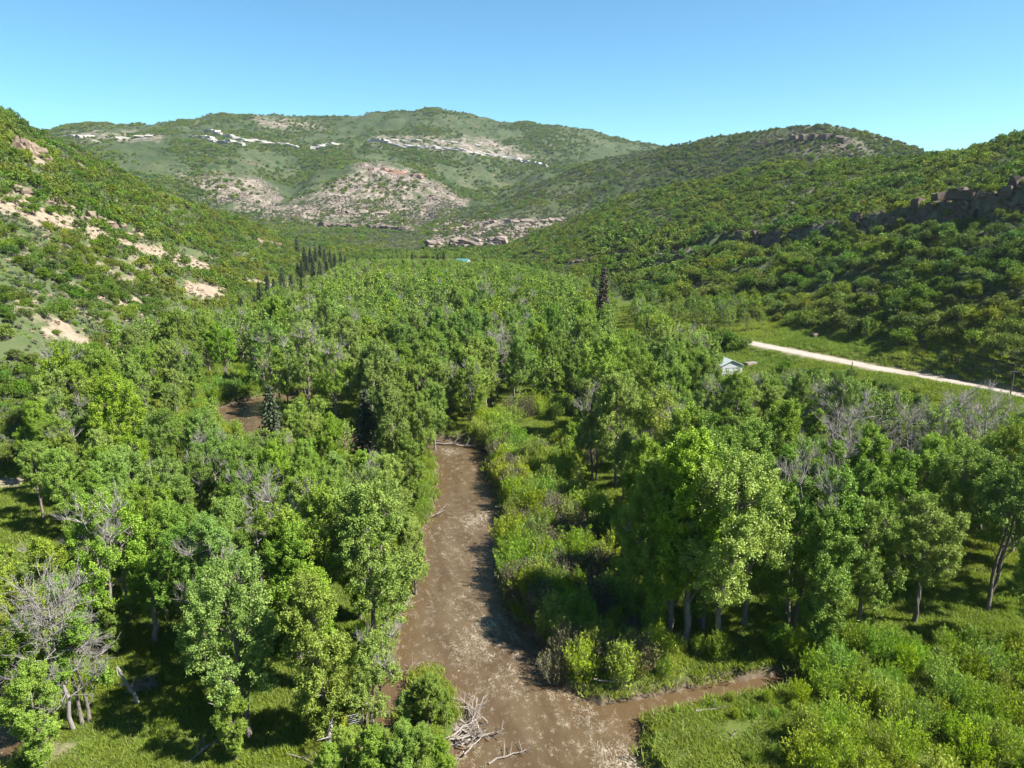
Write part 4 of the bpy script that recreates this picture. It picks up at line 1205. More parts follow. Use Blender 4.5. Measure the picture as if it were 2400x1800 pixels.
# willows and bushes on the open floodplain
WZ = [(OPEN[0], 3.3, .85), (OPEN[1], 4.0, .9), (OPEN[5], 3.2, 1.0), (OPEN[6], 1.6, .6), (OPEN[7], 1.5, .3)]
wx, wy, ws, wk = [], [], [], []
isl = np.array(ISLAND)
for zi, (poly, hh, dens) in enumerate(WZ):
    pl = np.array(to_plan(poly, 1.5)); lo, hi = pl.min(0), pl.max(0)
    n = int((hi[0] - lo[0]) * (hi[1] - lo[1]) * 1.2)
    x = RNG.uniform(lo[0], hi[0], n); y = RNG.uniform(lo[1], hi[1], n)
    m = (poly_sd(x, y, [tuple(p) for p in pl]) < 0) & (water_sd(x, y) > 1.2)
    nz = fbm(x / 9, y / 9, 3, 81)
    u, v, d = project(x, y, 1.5 + 0 * x)
    if zi == 0:   # thick towards the trees, open sedge near the water
        m &= (nz + np.clip((u - 1450) / 500, -0.5, 0.7) - np.clip((v - 1480) / 260, 0, 1) * np.clip((2050 - u) / 350, 0, 1) * 0.75 > -0.05)
        strip = np.abs((v - 1540) - (u - 1790) * 0.42); m &= ~((strip < 24) & (u > 1690))
    if zi == 1:
        meadow = poly_sd(u, v, [(1100, 920), (1150, 900), (1270, 905), (1280, 950), (1180, 975), (1110, 965)]) < 0
        m &= ~meadow & (nz > -0.32)
    x, y = x[m], y[m]
    k = poisson(x, y, RNG.uniform(0.75, 1.15, len(x)))
    if len(k):
        s0 = hh / 3.0 * RNG.uniform(0.6, 1.25, len(k))
        if zi == 0:
            uk, vk, _ = project(x[k], y[k], 1.5 + 0 * x[k]); s0 = np.where((uk < 1720) & (vk > 1490), s0 * 0.33, s0)
        wx += list(x[k]); wy += list(y[k]); ws += list(s0); wk += [zi] * len(k)
# banks: a loose row close to the water on both sides
bx = RNG.uniform(-75, 60, 30000); by = RNG.uniform(45, 190, 30000)
sdw = water_sd(bx, by); bu_, bv_, _ = project(bx, by, 1.5 + 0 * bx)
m = ~((bu_ > 780) & (bu_ < 905) & (bv_ > 1390) & (bv_ < 1640)) & ~((bu_ > 1360) & (bu_ < 1700) & (bv_ > 1490)) & (sdw > 1.3) & (sdw < 4.5) & (perlin(bx / 6, by / 6, 83) > -0.1)
bx, by = bx[m], by[m]; k = poisson(bx, by, RNG.uniform(0.9, 1.4, len(bx)))
wx += list(bx[k]); wy += list(by[k]); ws += list(RNG.uniform(0.45, 0.85, len(k))); wk += [9] * len(k)
wx, wy, ws, wk = map(np.array, (wx, wy, ws, wk))
uu, vv, dd = project(wx, wy, 1.5 + 0 * wx)
vis = (uu > -60) & (uu < 2280) & (vv < 1760)
wx, wy, ws, wk, dd, uu, vv = wx[vis], wy[vis], ws[vis], wk[vis], dd[vis], uu[vis], vv[vis]
order = np.argsort(-ws / dd)
LW = {0: 'yellow green willow bush in the thicket by the side channel', 1: 'green willow bush on the right bank of the river', 5: '', 2: 'willow bush round the shaded upstream bend',
      3: 'low bush on the grassy left bank', 4: 'low bush on the grassy left bank', 9: 'low willow bush at the edge of the water'}
def wplace(k):
    if wk[k] == 0: return 'yellow green willow in the thicket ' + ('under the tall grove' if vv[k] < 1480 else ('by the side channel' if uu[k] < 1700 else 'along the narrow sedge strip'))
    if wk[k] == 1: return 'green willow on the right bank ' + ('round the bright meadow' if vv[k] < 1050 else ('beside the brown bushes' if vv[k] < 1250 else ('in the shade of the grove' if vv[k] < 1420 else 'at the side channel mouth')))
    if wk[k] == 9: return 'willow at the edge of the water ' + ('by the upstream bend' if vv[k] < 1000 else ('under the left grove' if uu[k] < 950 else 'along the right bank'))
    return {2: 'willow round the shaded upstream bend', 3: 'bush on the grassy left bank', 4: 'bush on the grassy left bank'}[int(wk[k])]
for c, k in enumerate(order[:300]):
    if wk[k] == 1 and random.random() < 0.22:
        single('willow_bush', random.choice(BRB), wx[k], wy[k], ws[k] * 1.05, rz(), ('tall ' if ws[k] > 1.15 else 'low ') + 'brownish grey twiggy bush ' + ('round the bright meadow' if vv[k] < 1050 else ('on the middle of the right bank' if vv[k] < 1250 else ('in the shade of the grove' if vv[k] < 1420 else 'at the side channel mouth'))), 'bush', 'brownish bushes on the river bank')
    else:
        single('willow_bush', WIL[int(k) % 4], wx[k], wy[k], ws[k], rz(), ('round ', 'slender ', 'spreading ', 'bushy ')[int(k) % 4] + ('tall ' if ws[k] > 1.05 else ('low ' if ws[k] < 0.75 else 'mid-sized ')) + wplace(k), 'willow', 'willow bushes along the river')
r_ = order[300:]
if len(r_):
    scatter('willow_thicket', 'dense low willow thicket along the river', WIL, np.column_stack([wx[r_], wy[r_], H(wx[r_], wy[r_])]), ws[r_], RNG.uniform(0, 6.28, len(r_)), RNG.integers(0, 4, len(r_)))
print('WILLOWS', len(wx))
# the two brown bushes standing over the water
for u, v, s in ((1200, 1470, 1.35), (1160, 1180, 1.6), (1190, 1130, 1.7), (1110, 1300, 0.9), (1250, 1185, 1.5), (1230, 1140, 1.6), (1140, 1150, 1.5), (1290, 1240, 1.5)):
    x, y, z = hit(u, v)
    single('willow_bush', BRB[0] if s > 1 else BRB[1], x, y, s, rz(), 'wide brownish grey bush with bare twigs on the right bank', 'bush', 'brownish bushes on the river bank')
# the island shrubs
for k, (u, v, h) in enumerate([(925, 1574, 6.2), (875, 1577, 4.0), (962, 1572, 4.4), (902, 1566, 4.8), (880, 1672, 5.5), (830, 1705, 6.6), (920, 1690, 6.2), (785, 1715, 7.0), (860, 1745, 8.0), (960, 1710, 5.5), (745, 1735, 7.0), (805, 1770, 9.0), (900, 1740, 7.5), (720, 1760, 6.5)]):
    x, y, z = hit(u, v)
    t = CW[3] if k % 2 else CW[1]
    plant('cottonwood_sapling', tree_parts(t)[:2], x, y, h / H0, rz(), 'bright young cottonwood on the small river island', 'sapling', 'young cottonwoods on the river island')

# ------------------------------------------------------------------ hillside shrubs
def hill_points(n, r0, r1, a0=-42, a1=42):
    r = np.sqrt(RNG.uniform(r0 ** 2, r1 ** 2, n)); a = np.radians(RNG.uniform(a0, a1, n))
    x, y = r * np.sin(a), r * np.cos(a)
    return x, y
x, y = hill_points(240000, 130, 720)
r = np.hypot(x, y)
fr = foot_r(x, y)
m = (r > fr + 2); x, y, r, fr = x[m], y[m], r[m], fr[m]
cdist = sample(CLIFF_D, x, y); m = ~((cdist > -5) & (cdist < 7) & (x > 100)) | (RNG.random(len(x)) < 0.28); x, y, r, fr = x[m], y[m], r[m], fr[m]
sl = sample(soil, x, y); rk = sample(rock, x, y)
rdd, _, _ = line_info(x, y, ROAD)
m = (rdd > 6) & (sl < 0.55 + 0.0 * sl) | (RNG.random(len(x)) < 0.06) & (rdd > 6)
x, y, r, sl = x[m], y[m], r[m], sl[m]
nz = fbm(x / 30, y / 30, 3, 87)
u, v, d = project(x, y, H(x, y))
right = x > 60
grassy = right & (poly_sd(u, v, [(1400, 690), (1500, 640), (1560, 700), (1700, 720), (1900, 745), (2212, 800), (2300, 900), (1600, 740)]) < 0)
oakp = np.clip(0.62 + 1.4 * nz, 0.10, 0.97)
oakp = np.where(grassy, 0.06, oakp)
midright = right & (v < 560) & (v > 440)
oakp = np.where(midright, oakp * 0.8, oakp)
isoak = RNG.random(len(x)) < oakp
rad = np.where(isoak, (0.55 + 1.75 * RNG.uniform(0, 1, len(x)) ** 1.7) * np.where(right & (v > 500), 1.3, 0.9) * (1 + 0.35 * nz), RNG.uniform(0.5, 1.0, len(x)))
prio = np.argsort(-rad + RNG.uniform(0, 0.8, len(x)))
k = poisson(x, y, rad * 0.70, prio)
k = k[RNG.random(len(k)) < np.clip(0.80 + 1.9 * fbm(x[k] / 24, y[k] / 24, 3, 89), 0.32, 1)]
x, y, r, isoak, rad, u, v, grassy = x[k], y[k], r[k], isoak[k], rad[k], u[k], v[k], grassy[k]
inv = (u > -80) & (u < 2300)
x, y, r, isoak, rad, u, v = x[inv], y[inv], r[inv], isoak[inv], rad[inv], u[inv], v[inv]
print('HILL SHRUBS', len(x), isoak.sum())
def slope_place(x, y, r, u, v):
    if x < 0:
        lr = np.interp(math.atan2(x, y), [p[0] for p in CLIFF_L], [p[1] for p in CLIFF_L])
        if r > lr: return 'above the pale rock ledge'
        return 'under the pale rock ledge' if r > lr - 60 else 'low on the slope left of the valley'
    d_ = float(line_info(np.array([x]), np.array([y]), ROAD)[0][0])
    if d_ < 14: return 'close beside the gravel road'
    cr__ = np.interp(math.atan2(x, y), [p[0] for p in CLIFF_R[::-1]], [p[1] for p in CLIFF_R[::-1]])
    if r > cr__: return 'above the brown cliff'
    return 'under the brown cliff' if r > cr__ - 40 else 'on the slope above the gravel road'
ok_ = np.where(isoak)[0]; sg = np.where(~isoak)[0]
o1 = ok_[np.argsort(-(rad / r)[ok_])]
for k in o1[:300]:
    lab = ('large ' if rad[k] > 1.85 else ('mid-sized ' if rad[k] > 1.5 else 'small ')) + ('wide', 'domed', 'low', 'tall')[int(k) % 4] + ' green oak shrub ' + slope_place(x[k], y[k], r[k], u[k], v[k])
    single('oak_shrub', OAK[int(k) % 4], x[k], y[k], rad[k] / 2.0 * 1.15, rz(), lab, 'oak shrub', 'oak shrubs on the slopes', 0.15)
o1 = o1[300:]
nr_ = o1[r[o1] < 300]; fr_ = o1[r[o1] >= 300]
def put(name, label, protos, kk, sc_):
    scatter(name, label, protos, np.column_stack([x[kk], y[kk], H(x[kk], y[kk]) - 0.15]), sc_, RNG.uniform(0, 6.28, len(kk)), RNG.integers(0, len(protos), len(kk)))
put('oak_scrub', 'green oak scrub covering the lower slopes', OAK, nr_, rad[nr_] / 2 * 1.15)
put('distant_oak_scrub', 'green oak scrub covering the upper slopes', OAKF, fr_, rad[fr_] / 2 * 1.2)
o2 = sg[np.argsort(-(rad / r)[sg])]
for k in o2[:200]:
    lab = ('large' if rad[k] > 0.85 else 'small') + ' grey green sagebrush ' + slope_place(x[k], y[k], r[k], u[k], v[k])
    single('sagebrush', SAGE[int(k) % 3], x[k], y[k], rad[k] / 0.9 * 1.1, rz(), lab, 'sagebrush', 'sagebrush on the slopes', 0.05)
o2 = o2[200:]
put('sagebrush_cover', 'grey green sagebrush scattered over the slopes', SAGE, o2, rad[o2] / 0.9 * 1.1)

x, y = hill_points(60000, 135, 560)
rdd, _, _ = line_info(x, y, ROAD)
m = (np.hypot(x, y) > foot_r(x, y) + 1) & (sample(soil, x, y) < 0.45) & (rdd > 5); x, y = x[m], y[m]
scatter('slope_ground_cover', 'low grey green brush and grass between the slope shrubs', [SAGE[0], SAGE[1], WLOW[0], WLOW[1]], np.column_stack([x, y, H(x, y) - 0.05]), RNG.uniform(0.3, 0.8, len(x)), RNG.uniform(0, 6.28, len(x)), RNG.choice(4, len(x), p=[.35, .3, .2, .15]))
x, y = hill_points(60000, 640, 1350, -36, 40)
rk = sample(rock, x, y); m = (np.hypot(x, y) > foot_r(x, y) + 60) & (fbm(x / 40, y / 40, 3, 101) > -0.15)
x, y = x[m], y[m]
scatter('far_hill_sage', 'grey green sage cover of the rounded hill', SAGE, np.column_stack([x, y, H(x, y) - 0.1]), RNG.uniform(0.9, 2.4, len(x)), RNG.uniform(0, 6.28, len(x)), RNG.integers(0, 3, len(x)))
# far hills: clumps of scrub
x, y = hill_points(52000, 700, 1300, -40, 40)
nz = fbm(x / 90, y / 90, 3, 95); rk = sample(rock, x, y)
m = (RNG.random(len(x)) < np.clip(0.30 + 1.3 * nz, 0.04, 0.9) * (1 - 0.55 * rk)) & (np.hypot(x, y) > foot_r(x, y) + 60)
x, y = x[m], y[m]
scatter('far_hill_scrub', 'dark scrub dotted over the rounded hill behind', OAKF, np.column_stack([x, y, H(x, y) - 0.2]), RNG.uniform(0.5, 1.35, len(x)), RNG.uniform(0, 6.28, len(x)), RNG.integers(0, 3, len(x)))
n1 = len(x)
x, y = hill_points(170000, 1200, 2450, -40, 24)
nz = fbm(x / 170, y / 170, 4, 97); rk = sample(rock, x, y)
m = (RNG.random(len(x)) < np.clip(0.26 + 1.6 * nz, 0.02, 0.9) * (1 - 0.7 * rk))
x, y = x[m], y[m]
scatter('mountain_scrub', 'dark scrub and trees dotted over the far mountain', OAKFF, np.column_stack([x, y, H(x, y) - 0.3]), RNG.uniform(0, 1, len(x)) ** 2 * 1.1 + 0.35, RNG.uniform(0, 6.28, len(x)), RNG.integers(0, 2, len(x)))
print('FAR', n1, len(x))

# grass on the open floor
gx_ = []
r = np.sqrt(RNG.uniform(45 ** 2, 330 ** 2, 160000)); a = np.radians(RNG.uniform(-42, 42, 160000))
x, y = r * np.sin(a), r * np.cos(a)
m = (water_sd(x, y) > 0.35) & (RNG.random(len(x)) < np.clip(110 / r, 0, 1)) & (r < foot_r(x, y) + 30) & (sample(soil, x, y) < 0.3) & (fbm(x / 5, y / 5, 2, 99) > -0.45)
rdd, _, _ = line_info(x, y, ROAD); m &= rdd > 4.5
x, y, r = x[m], y[m], r[m]
scatter('grass', 'bright green grass on the valley floor', GRS, np.column_stack([x, y, H(x, y)]), RNG.uniform(0.6, 1.4, len(x)) * (1 + r / 300), RNG.uniform(0, 6.28, len(x)), RNG.integers(0, 3, len(x)))
print('GRASS', len(x))
#==CONTINUE2==
# ------------------------------------------------------------------ rock
def rock_mesh(seed, m, sx=1.0, sy=1.0, sz=1.0, rough=0.16, boxy=True):
    rng = np.random.default_rng(seed)
    n = 3
    V, F, key = [], [], {}
    def vid(p):
        k = tuple(np.round(p, 4))
        if k not in key: key[k] = len(V); V.append(np.array(p, float))
        return key[k]
    t = np.linspace(-0.5, 0.5, n)
    for ax in range(3):
        for s in (-0.5, 0.5):
            for i in range(n - 1):
                for j in range(n - 1):
                    q = []
                    for (a, b) in ((i, j), (i + 1, j), (i + 1, j + 1), (i, j + 1)):
                        p = [0, 0, 0]; p[ax] = s; p[(ax + 1) % 3] = t[a]; p[(ax + 2) % 3] = t[b]; q.append(vid(p))
                    F.append(q if s > 0 else q[::-1])
    V = np.array(V)
    if not boxy: V = V * (0.75 + 0.25 * 0.5 / np.maximum(np.linalg.norm(V, axis=1, keepdims=True), .3)) * 1.1
    V = V + rng.normal(size=V.shape) * rough * 0.5
    cut = np.abs(V) > 0.42
    V = np.where(cut.sum(1, keepdims=True) >= 3, V * rng.uniform(0.75, 0.95), V)
    return mesh_np('rock_block', V * np.array([sx, sy, sz]), np.array(F), m, False)

BLK = {k: [rock_mesh(900 + i, M[k]) for i in range(6)] for k in ('rock_tan', 'rock_brown', 'rock_white', 'rock_pink', 'rock_red')}
RND = {k: [rock_mesh(950 + i, M[k], 1.0, 0.9, 0.6, 0.34, False) for i in range(6)] for k in ('rock_tan', 'rock_brown', 'rock_pink')}
def along(pts, step, jit=0.25):
    """plan points along a chain of 3D points"""
    P = np.array([p[:2] for p in pts]); out = []
    L = np.r_[0, np.cumsum(np.hypot(*np.diff(P, axis=0).T))]
    s = 0.0
    while s < L[-1]:
        x = np.interp(s, L, P[:, 0]); y = np.interp(s, L, P[:, 1])
        x2 = np.interp(min(s + 1, L[-1]), L, P[:, 0]); y2 = np.interp(min(s + 1, L[-1]), L, P[:, 1])
        x1 = np.interp(max(s - 1, 0), L, P[:, 0]); y1 = np.interp(max(s - 1, 0), L, P[:, 1])
        out.append((x, y, math.atan2(y2 - y1, x2 - x1)))
        s += step * random.uniform(1 - jit, 1 + jit)
    return out

def outcrop(name, label, cat, pts, kind, w, hgt, courses=1, depth=None, gap=0.0, setback=0.6, zoff=0.0, group=None, skip=0.15, ell=1.0, hv=1.0):
    """a ledge: blocks set side by side and stacked along a line of the slope, each block a part"""
    pl = along(pts, w)
    c = pl[len(pl) // 2]
    e = empty(name, (c[0], c[1], float(H(c[0], c[1]))))
    tag(e, label, cat, group)
    for (x, y, a) in pl:
        if random.random() < gap: continue
        nx, ny = -math.sin(a), math.cos(a)
        if nx * x + ny * y < 0: nx, ny = -nx, -ny           # away from the valley
        for k in range(courses):
            hh = hgt * (1 + hv * random.uniform(-0.3, 0.45)); ww = w * ell * random.uniform(0.8, 1.7); dd = (depth or w) * random.uniform(0.9, 1.4)
            bx, by = x + nx * (dd * 0.22 + k * setback) + random.uniform(-.25, .25) * w + nx * random.uniform(-.12, .3) * w, y + ny * (dd * 0.22 + k * setback) + ny * random.uniform(-.12, .3) * w
            if k and random.random() < skip: continue
            o = obj('rock_block', random.choice(BLK[kind]), e)
            zb = min(float(H(x - nx * 0.8, y - ny * 0.8)), float(H(x, y)))
            o.location = (bx - c[0], by - c[1], zb - float(e.location.z) + hgt * (k + 0.36) + zoff)
            o.rotation_euler = (random.uniform(-.06, .06), random.uniform(-.06, .06), a + random.uniform(-.22, .22))
            o.scale = (ww, dd, hh)
    return e

def hits(px): return [hit(u, v) for u, v in px]
def ring(line): return [(r * math.sin(a), r * math.cos(a), z) for a, r, z in line]
RC = ring(CLIFF_R); LCF = ring(CLIFF_L)
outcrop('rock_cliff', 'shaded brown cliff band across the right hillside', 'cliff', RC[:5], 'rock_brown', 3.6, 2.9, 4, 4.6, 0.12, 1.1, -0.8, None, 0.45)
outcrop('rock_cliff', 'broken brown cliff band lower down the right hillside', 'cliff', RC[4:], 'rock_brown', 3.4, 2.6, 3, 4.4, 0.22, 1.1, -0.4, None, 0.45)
outcrop('rock_ledge', 'pale tan rock ledge crossing the left slope', 'rock ledge', LCF[1:7], 'rock_tan', 3.0, 2.1, 2, 3.2, 0.08, 0.5, -0.3)
outcrop('rock_ledge', 'thin tan ledge running down to the spruces', 'rock ledge', LCF[6:], 'rock_tan', 2.4, 1.3, 1, 2.6, 0.25, 0.5, -0.2)
outcrop('rock_outcrop', 'orange tan outcrop high on the left slope', 'rock outcrop', hits([(42, 322), (62, 330), (85, 340), (110, 352)]), 'rock_tan', 2.6, 3.0, 2, 3.2, 0.0, 0.7)
outcrop('rock_outcrop', 'small orange outcrop near the tip of the left spur', 'rock outcrop', hits([(556, 524), (575, 527), (612, 531)]), 'rock_tan', 3.0, 3.0, 1, 3.5, 0.1)
outcrop('rock_outcrop', 'low tan rocks at the foot of the right spur', 'rock outcrop', hits([(1230, 570), (1290, 560), (1340, 548), (1400, 538), (1480, 530)]), 'rock_brown', 3.4, 2.0, 1, 3.5, 0.3)
outcrop('rock_outcrop', 'pale rock band at the foot of the rounded hill', 'rock outcrop', hits([(935, 538), (985, 536), (1040, 534), (1085, 532)]), 'rock_pink', 8, 5.0, 2, 8, 0.1, 2.0)
outcrop('rock_outcrop', 'thin pale ledges low on the rounded hill', 'rock outcrop', hits([(1050, 485), (1110, 482), (1170, 480), (1215, 476)]), 'rock_pink', 9, 4.0, 1, 8, 0.2)
outcrop('rock_outcrop', 'long brown ledge under the pale rocky hill', 'rock outcrop', hits([(700, 490), (760, 494), (820, 497), (875, 500)]), 'rock_brown', 13, 7.0, 1, 12, 0.2)
outcrop('rock_outcrop', 'dark ledge line across the pale rocky hill', 'rock outcrop', hits([(740, 462), (790, 462), (850, 466)]), 'rock_pink', 12, 7.0, 1, 10, 0.2)
outcrop('rock_outcrop', 'red rock outcrop on top of the pale rocky hill', 'rock outcrop', hits([(800, 368), (840, 372), (880, 376), (905, 384)]), 'rock_red', 8, 6.0, 1, 8, 0.25, 4.0)
outcrop('rock_outcrop', 'grey crag near the top of the rounded hill', 'rock outcrop', hits([(1660, 318), (1700, 306), (1745, 300), (1790, 303), (1840, 312)]), 'rock_brown', 8, 6.0, 1, 8, 0.25)
WH = 'white cliffs of the far mountain'
outcrop('white_cliff', 'upper slanting white cliff on the far mountain', 'cliff', hits([(450, 286), (500, 298), (545, 306), (590, 312), (638, 322)]), 'rock_white', 13, 6.5, 1, 12, 0.04, group=WH, ell=1.6, hv=0.5)
outcrop('white_cliff', 'short blocky white cliff under the upper slanting one', 'cliff', hits([(416, 298), (450, 303), (485, 309), (524, 318)]), 'rock_white', 13, 7, 1, 12, 0.12, group=WH, ell=1.6, hv=0.5)
outcrop('white_cliff', 'white cliff over the dark hollow of the far mountain', 'cliff', hits([(672, 322), (700, 318), (735, 315)]), 'rock_white', 13, 7, 1, 12, 0.0, group=WH, ell=1.6, hv=0.5)
outcrop('white_cliff', 'long white cliff dropping to the right on the far mountain', 'cliff', hits([(790, 308), (830, 312), (880, 320), (940, 322), (1000, 328), (1060, 337), (1110, 345), (1170, 360)]), 'rock_white', 14, 7, 1, 12, 0.06, group=WH, ell=1.6, hv=0.5)
outcrop('white_cliff', 'thin broken white ledge above the long white cliff', 'cliff', hits([(845, 304), (905, 305), (960, 306), (1010, 311), (1055, 318)]), 'rock_white', 12, 4.5, 1, 10, 0.35, group=WH, ell=1.6, hv=0.5)
outcrop('white_cliff', 'small white cliffs beside the left spur skyline', 'cliff', hits([(150, 296), (180, 299), (214, 302)]), 'rock_white', 13, 6, 1, 12, 0.1, group=WH, ell=1.6, hv=0.5)
outcrop('white_cliff', 'two short white ledges left of the slanting cliffs', 'cliff', hits([(262, 300), (300, 298), (338, 297)]), 'rock_white', 12, 5, 1, 12, 0.3, group=WH, ell=1.6, hv=0.5)

# rubble too small to pick apart
def rubble(name, label, zone, kind, n, s0, s1, r0, r1):
    us = [p[0] for p in zone]; vs = [p[1] for p in zone]
    a0 = math.atan2(*[float(t) for t in ray(min(us), 440)[:2]]); a1 = math.atan2(*[float(t) for t in ray(max(us), 440)[:2]])
    r = np.sqrt(RNG.uniform(r0 ** 2, r1 ** 2, n)); a = RNG.uniform(a0, a1, n)
    x, y = r * np.sin(a), r * np.cos(a); z = H(x, y)
    u, v, d = project(x, y, z)
    m = poly_sd(u, v, zone) < 6 * RNG.normal(size=n)
    m &= fbm(x / (r0 * .05), y / (r0 * .05), 3, 111) > 0.0
    x, y, z = x[m], y[m], z[m]
    scatter(name, label, RND[kind], np.column_stack([x, y, z]), RNG.uniform(0, 1, len(x)) ** 2.2 * (s1 - s0) + s0, RNG.uniform(0, 6.28, len(x)), RNG.integers(0, 6, len(x)))
rubble('rubble', 'pale rubble covering the rocky hill below the mountain', ROCK_POLYS[1][0], 'rock_pink', 19000, 0.8, 4.2, 1050, 1640)
rubble('rubble', 'pale rubble on the shoulder behind the left spur', ROCK_POLYS[0][0], 'rock_pink', 10000, 0.8, 4.2, 1190, 1640)
rubble('rubble', 'grey rubble under the top of the rounded hill', ROCK_POLYS[2][0], 'rock_brown', 2200, 0.8, 5, 850, 1150)
rubble('rubble', 'pale rubble at the foot of the rounded hill', ROCK_POLYS[3][0], 'rock_pink', 2600, 1, 6, 820, 1060)
rubble('rubble', 'tan stones on the bare ground of the left slope', [(-20, 400), (230, 490), (500, 590), (480, 650), (200, 760), (60, 740), (-20, 520)], 'rock_tan', 9000, 0.2, 1.5, 160, 470)
rubble('rubble', 'brown stones below the right hillside cliff', [(1300, 520), (1700, 490), (2212, 420), (2212, 520), (1700, 560), (1300, 580)], 'rock_brown', 2600, 0.3, 2.2, 270, 500)
for u, v, s, lab in ((1503, 699, 1.9, 'upright tan boulder in the grass above the shed'), (1518, 706, 1.6, 'squat brown boulder between two others above the shed'), (1543, 708, 1.5, 'flat tan boulder in the grass above the shed'),
                     (1761, 728, 1.7, 'lone pinkish boulder beside the gravel road')):
    x, y, z = hit(u, v)
    o = single('boulder', rock_mesh(int(u), M['rock_tan'], 1, 0.9, 0.85, 0.2, False), x, y, s, rz(), lab, 'boulder', None, -0.25)

_used = []
def r_min(p, d):
    for q in _used:
        if math.hypot(p[0] - q[0], p[1] - q[1]) < d: return True
    _used.append(p); return False
# ------------------------------------------------------------------ buildings
def simple_mat(name, col, rough=0.6, metal=0.0, bump=None):
    return rough_mat(name, tuple(c * 0.92 for c in col), col, 0.8, rough, 0.05)
M['white_wall'] = simple_mat('white_painted_sheet', (0.46, 0.47, 0.48))
M['green_roof'] = simple_mat('pale_green_metal', (0.27, 0.31, 0.30), 0.45)
M['turq_roof'] = simple_mat('turquoise_metal', (0.05, 0.15, 0.14), 0.45)
M['dark_pane'] = simple_mat('dark_glass', (0.03, 0.035, 0.04), 0.15)
M['steel'] = simple_mat('galvanised_steel', (0.26, 0.27, 0.28), 0.4)
M['creosote'] = rough_mat('pole_wood', (0.06, 0.05, 0.042), (0.11, 0.09, 0.075), 2.0, 0.9, 0.3, stretch=(4, 4, .5))

def box_v(x0, x1, y0, y1, z0, z1):
    V = np.array([(x, y, z) for z in (z0, z1) for y in (y0, y1) for x in (x0, x1)], float)
    F = np.array([(0, 2, 3, 1), (4, 5, 7, 6), (0, 1, 5, 4), (2, 6, 7, 3), (0, 4, 6, 2), (1, 3, 7, 5)])
    return V, F
def boxes(name, lst, m, parent):
    Vs, Fs, off = [], [], 0
    for bx_ in lst:
        V, F = box_v(*bx_); Vs.append(V); Fs.append(F + off); off += 8
    return obj(name, mesh_np(name, np.vstack(Vs), np.vstack(Fs), m), parent)

def shed(name, x, y, z, rzv, W, L, hw, hr, wall_m, roof_m, label, door=True):
    """gable front at local y=0, ridge along +y"""
    e = empty(name, (x, y, z), rzv); tag(e, label, 'shed')
    w = W / 2
    V = np.array([(-w, 0, -.6), (w, 0, -.6), (w, 0, hw), (0, 0, hr), (-w, 0, hw), (-w, L, -.6), (w, L, -.6), (w, L, hw), (0, L, hr), (-w, L, hw)], float)
    F5 = np.array([(0, 1, 2, 3, 4), (6, 5, 9, 8, 7)]); F4 = np.array([(1, 6, 7, 2), (5, 0, 4, 9)])
    obj('wall', mesh_np('wall', V, [F5, F4], wall_m), e)
    for s in (-1, 1):
        o_ = 0.35; sl = (hr - hw) / w
        zE = hw - sl * o_
        a = np.array([(s * (w + o_), -o_, zE + .05), (s * (w + o_), L + o_, zE + .05), (0, L + o_, hr + .05), (0, -o_, hr + .05)])
        Vr = np.vstack([a, a + np.array([0, 0, 0.12])])
        Fr = np.array([(0, 1, 2, 3), (7, 6, 5, 4), (0, 4, 5, 1), (1, 5, 6, 2), (2, 6, 7, 3), (3, 7, 4, 0)])
        ro = obj('roof', mesh_np('roof', Vr, Fr, roof_m), e)
        # standing seams
        A, B = [], []
        for yy in np.arange(0, L + .1, 0.9):
            A.append((s * (w + o_), yy, zE + .19)); B.append((s * 0.05, yy, hr + .19))
        Vt, Ft = tubes(np.array(A), np.array(B), 0.035, 0.035, 4)
        obj('roof_seam', mesh_np('roof_seam', Vt, Ft, roof_m), ro)
    if door:
        d = boxes('door', [(-w * .45, w * .35, -0.06, -0.003, 0, hw * .82)], M['white_wall'], e)
        boxes('door_rail', [(-w * .5, w * .9, -0.12, -0.062, hw * .82, hw * .82 + .14)], M['steel'], d)
    Vb, Fb = box_v(w + 0.003, w + .05, L * .3, L * .42, hw * .4, hw * .75)
    obj('window', mesh_np('window', Vb, Fb, M['dark_pane']), e)
    return e
gx0, gy0, gz0 = hit(1585, 815)
p0 = plane_pt(1581, 781, gz0 + 4.6); p1 = plane_pt(1505, 752, gz0 + 4.6)
ang = math.atan2(float(p1[1] - p0[1]), float(p1[0] - p0[0]))
shed('metal_shed', float(p0[0]), float(p0[1]), gz0 - 0.05, ang - math.pi / 2, 7.0, 20.0, 3.4, 4.9, M['white_wall'], M['green_roof'], 'white metal shed with pale green roof beside the pasture')
hx, hy, hz = hit(1461, 745)
shed('metal_shed', hx, hy, hz, ang - math.pi / 2 + 0.2, 5.0, 8.0, 2.6, 3.6, M['white_wall'], M['white_wall'], 'small white roofed shed half hidden by trees', False)
hx, hy, hz = hit(1013, 572)
shed('metal_shed', hx, hy, hz, 1.2, 7.0, 10.0, 2.8, 4.6, M['white_wall'], M['turq_roof'], 'distant small house with turquoise roof in the far valley', True)
for k, (u, v, s) in enumerate([(1500, 742, 1.5), (1525, 747, 1.7), (1548, 750, 1.6), (1572, 752, 1.5), (1595, 755, 1.3), (1560, 742, 1.5), (1585, 744, 1.3), (1535, 738, 1.5), (1607, 748, 1.0)]):
    x, y, z = hit(u, v)
    single('oak_shrub', OAK[k % 4], x, y, s, rz(), 'grey green bush in the clump where the road meets the shed', 'oak shrub', 'bushes between road and shed', 0.15)
kk = 0
